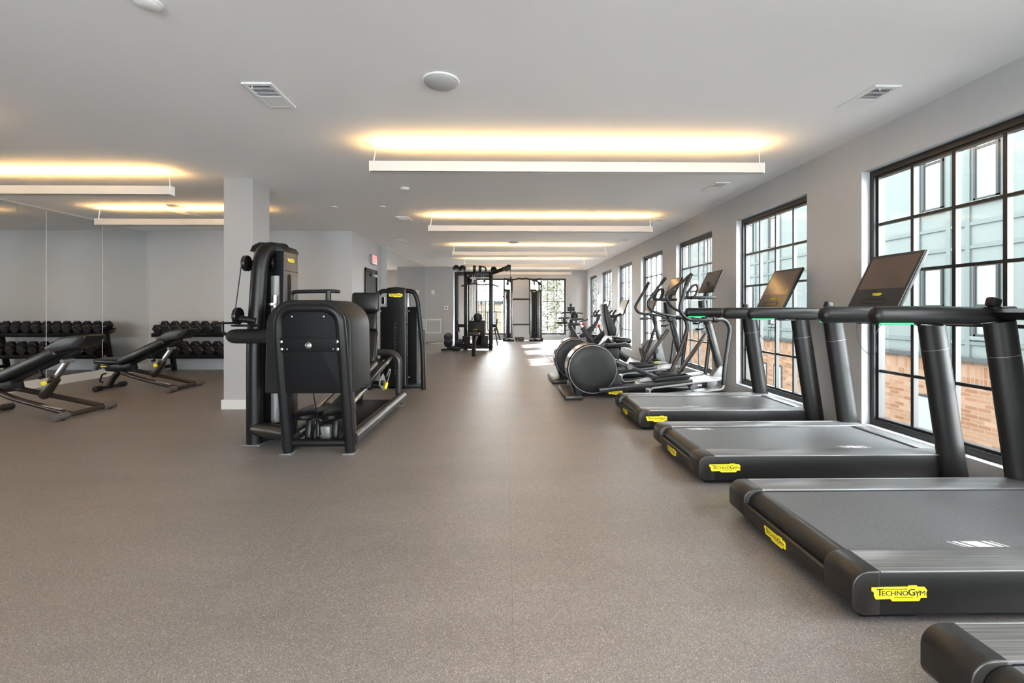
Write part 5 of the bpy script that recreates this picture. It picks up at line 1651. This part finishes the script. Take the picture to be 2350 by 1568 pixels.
struct('ground_outside', MB().span(XR + 0.5, 40, -20, 60, -4.7, -4.5).span(-40, XR + 0.5, YF + 0.5, 60, -4.7, -4.5), 'concrete', 'street level outside the windows')

t = thing('brick_building', 'pale brick building seen through the left far window', 'building', (-3.0, 32, -4.5))
MB().span(-9.0, -0.25, 31, 34, -4.5, 1.6).build('brick_wall', 'brick_pale', t, smooth=False)
MB().span(-9.1, -0.15, 30.9, 34.1, 1.6, 1.8, 0.01).build('parapet', 'ledge', t, smooth=False)
for c in (-2.2, -4.2, -0.9):
    f = MB().span(c - 0.3, c + 0.3, 30.95, 31.05, -0.2, 1.1).build('window', 'ext_frame', t, smooth=False)
    MB().span(c - 0.25, c + 0.25, 30.93, 30.95, -0.15, 1.05).build('pane', 'ext_glass', f, smooth=False)


def frosted_tree(name, loc, h, r, label, n, seed):
    rnd = random.Random(seed)
    t = thing(name, label, 'tree', loc, group='pale trees beyond the far windows', world=False)
    MB().tube([(0, 0, 0), (0.05, 0, h * 0.5), (0, 0, h * 0.97)], 0.14, 10, radii=[0.16, 0.10, 0.02]).build('trunk', 'bark', t)
    mb = MB()
    for i in range(n):
        z = h * (0.10 + 0.88 * rnd.random())
        k = (1 - (z / h)) ** 0.8 * r + 0.12
        a = rnd.random() * 2 * PI
        q = math.sqrt(rnd.random()) * k
        c = V((math.cos(a) * q, math.sin(a) * q, z - q * 0.25))
        for j in range(5):
            d = V((rnd.uniform(-1, 1), rnd.uniform(-1, 1), rnd.uniform(-0.8, 0.5))).normalized() * rnd.uniform(0.08, 0.2)
            s = V((rnd.uniform(-1, 1), rnd.uniform(-1, 1), rnd.uniform(-1, 1))).normalized() * 0.05
            mb.raw([c, c + d * 0.5 + s, c + d, c + d * 0.5 - s], [[0, 1, 2, 3]])
    mb.build('foliage', 'leaf', t, smooth=False)
    return t


frosted_tree('conifer', (2.55, 24.0, -4.5), 9.0, 2.0, 'frosted conifer filling the right far window', 2600, 3)
frosted_tree('conifer', (5.6, 27.5, -4.5), 10.0, 2.1, 'frosted conifer standing behind the nearer one, to its side', 1800, 5)


# =================================================================== LIGHT AND CAMERA
w = bpy.data.worlds.new('overcast_sky')
scn.world = w
w.use_nodes = True
nt = w.node_tree
bg = nt.nodes['Background']
tc = nt.nodes.new('ShaderNodeTexCoord')
sx = nt.nodes.new('ShaderNodeSeparateXYZ')
nt.links.new(tc.outputs['Generated'], sx.inputs['Vector'])
rp = nt.nodes.new('ShaderNodeValToRGB')
rp.color_ramp.elements[0].position = 0.35
rp.color_ramp.elements[0].color = (0.52, 0.55, 0.57, 1)
rp.color_ramp.elements[1].position = 0.55
rp.color_ramp.elements[1].color = (0.93, 0.97, 1.0, 1)
mr = nt.nodes.new('ShaderNodeMapRange')
mr.inputs['From Min'].default_value = -1
nt.links.new(sx.outputs['Z'], mr.inputs['Value'])
nt.links.new(mr.outputs['Result'], rp.inputs['Fac'])
nt.links.new(rp.outputs['Color'], bg.inputs['Color'])
bg.inputs['Strength'].default_value = 20.0

sd = bpy.data.lights.new('sun', 'SUN')
sd.energy = 42.0
sd.angle = R(1.6)
sd.color = (1, 0.93, 0.84)
so = bpy.data.objects.new('sun', sd)
COL.objects.link(so)
dirv = V((-1.0, -0.70, -0.85))
so.rotation_euler = dirv.to_track_quat('-Z', 'Y').to_euler()
so.location = (14, 28, 12)


def portal(loc, rot, sx_, sy_):
    ld = bpy.data.lights.new('window_portal', 'AREA')
    ld.shape = 'RECTANGLE'
    ld.size, ld.size_y = sx_, sy_
    ld.cycles.is_portal = True
    o = bpy.data.objects.new('window_portal', ld)
    COL.objects.link(o)
    o.location = loc
    o.rotation_euler = rot


for a, b in WIN:
    portal((XR + 0.22, (a + b) / 2, (WZ0 + WZ1) / 2), (R(90), 0, R(90)), b - a, WZ1 - WZ0)
for a, b in FW:
    portal(((a + b) / 2, YF + 0.22, (WZ0 + WZ1) / 2), (R(90), 0, R(180)), b - a, WZ1 - WZ0)
for a, b in BW:
    portal(((a + b) / 2, YB - 0.22, (WZ0 + 2.62) / 2), (R(90), 0, 0), b - a, 2.62 - WZ0)

cd = bpy.data.cameras.new('camera')
cam = bpy.data.objects.new('camera', cd)
COL.objects.link(cam)
cam.location = (0, 0, EYE)
cam.rotation_euler = (R(90), 0, -TH)
cd.sensor_width = 36.0
cd.sensor_fit = 'HORIZONTAL'
cd.lens = 36.0 * F_ / 2350.0
cd.shift_y = -(784.0 - HY) / 2350.0
cd.clip_start = 0.02
cd.clip_end = 200
scn.camera = cam
scn.view_settings.view_transform = 'Standard'
scn.view_settings.exposure = 0.76
for o in bpy.data.objects:
    if 'org' in o:
        del o['org']
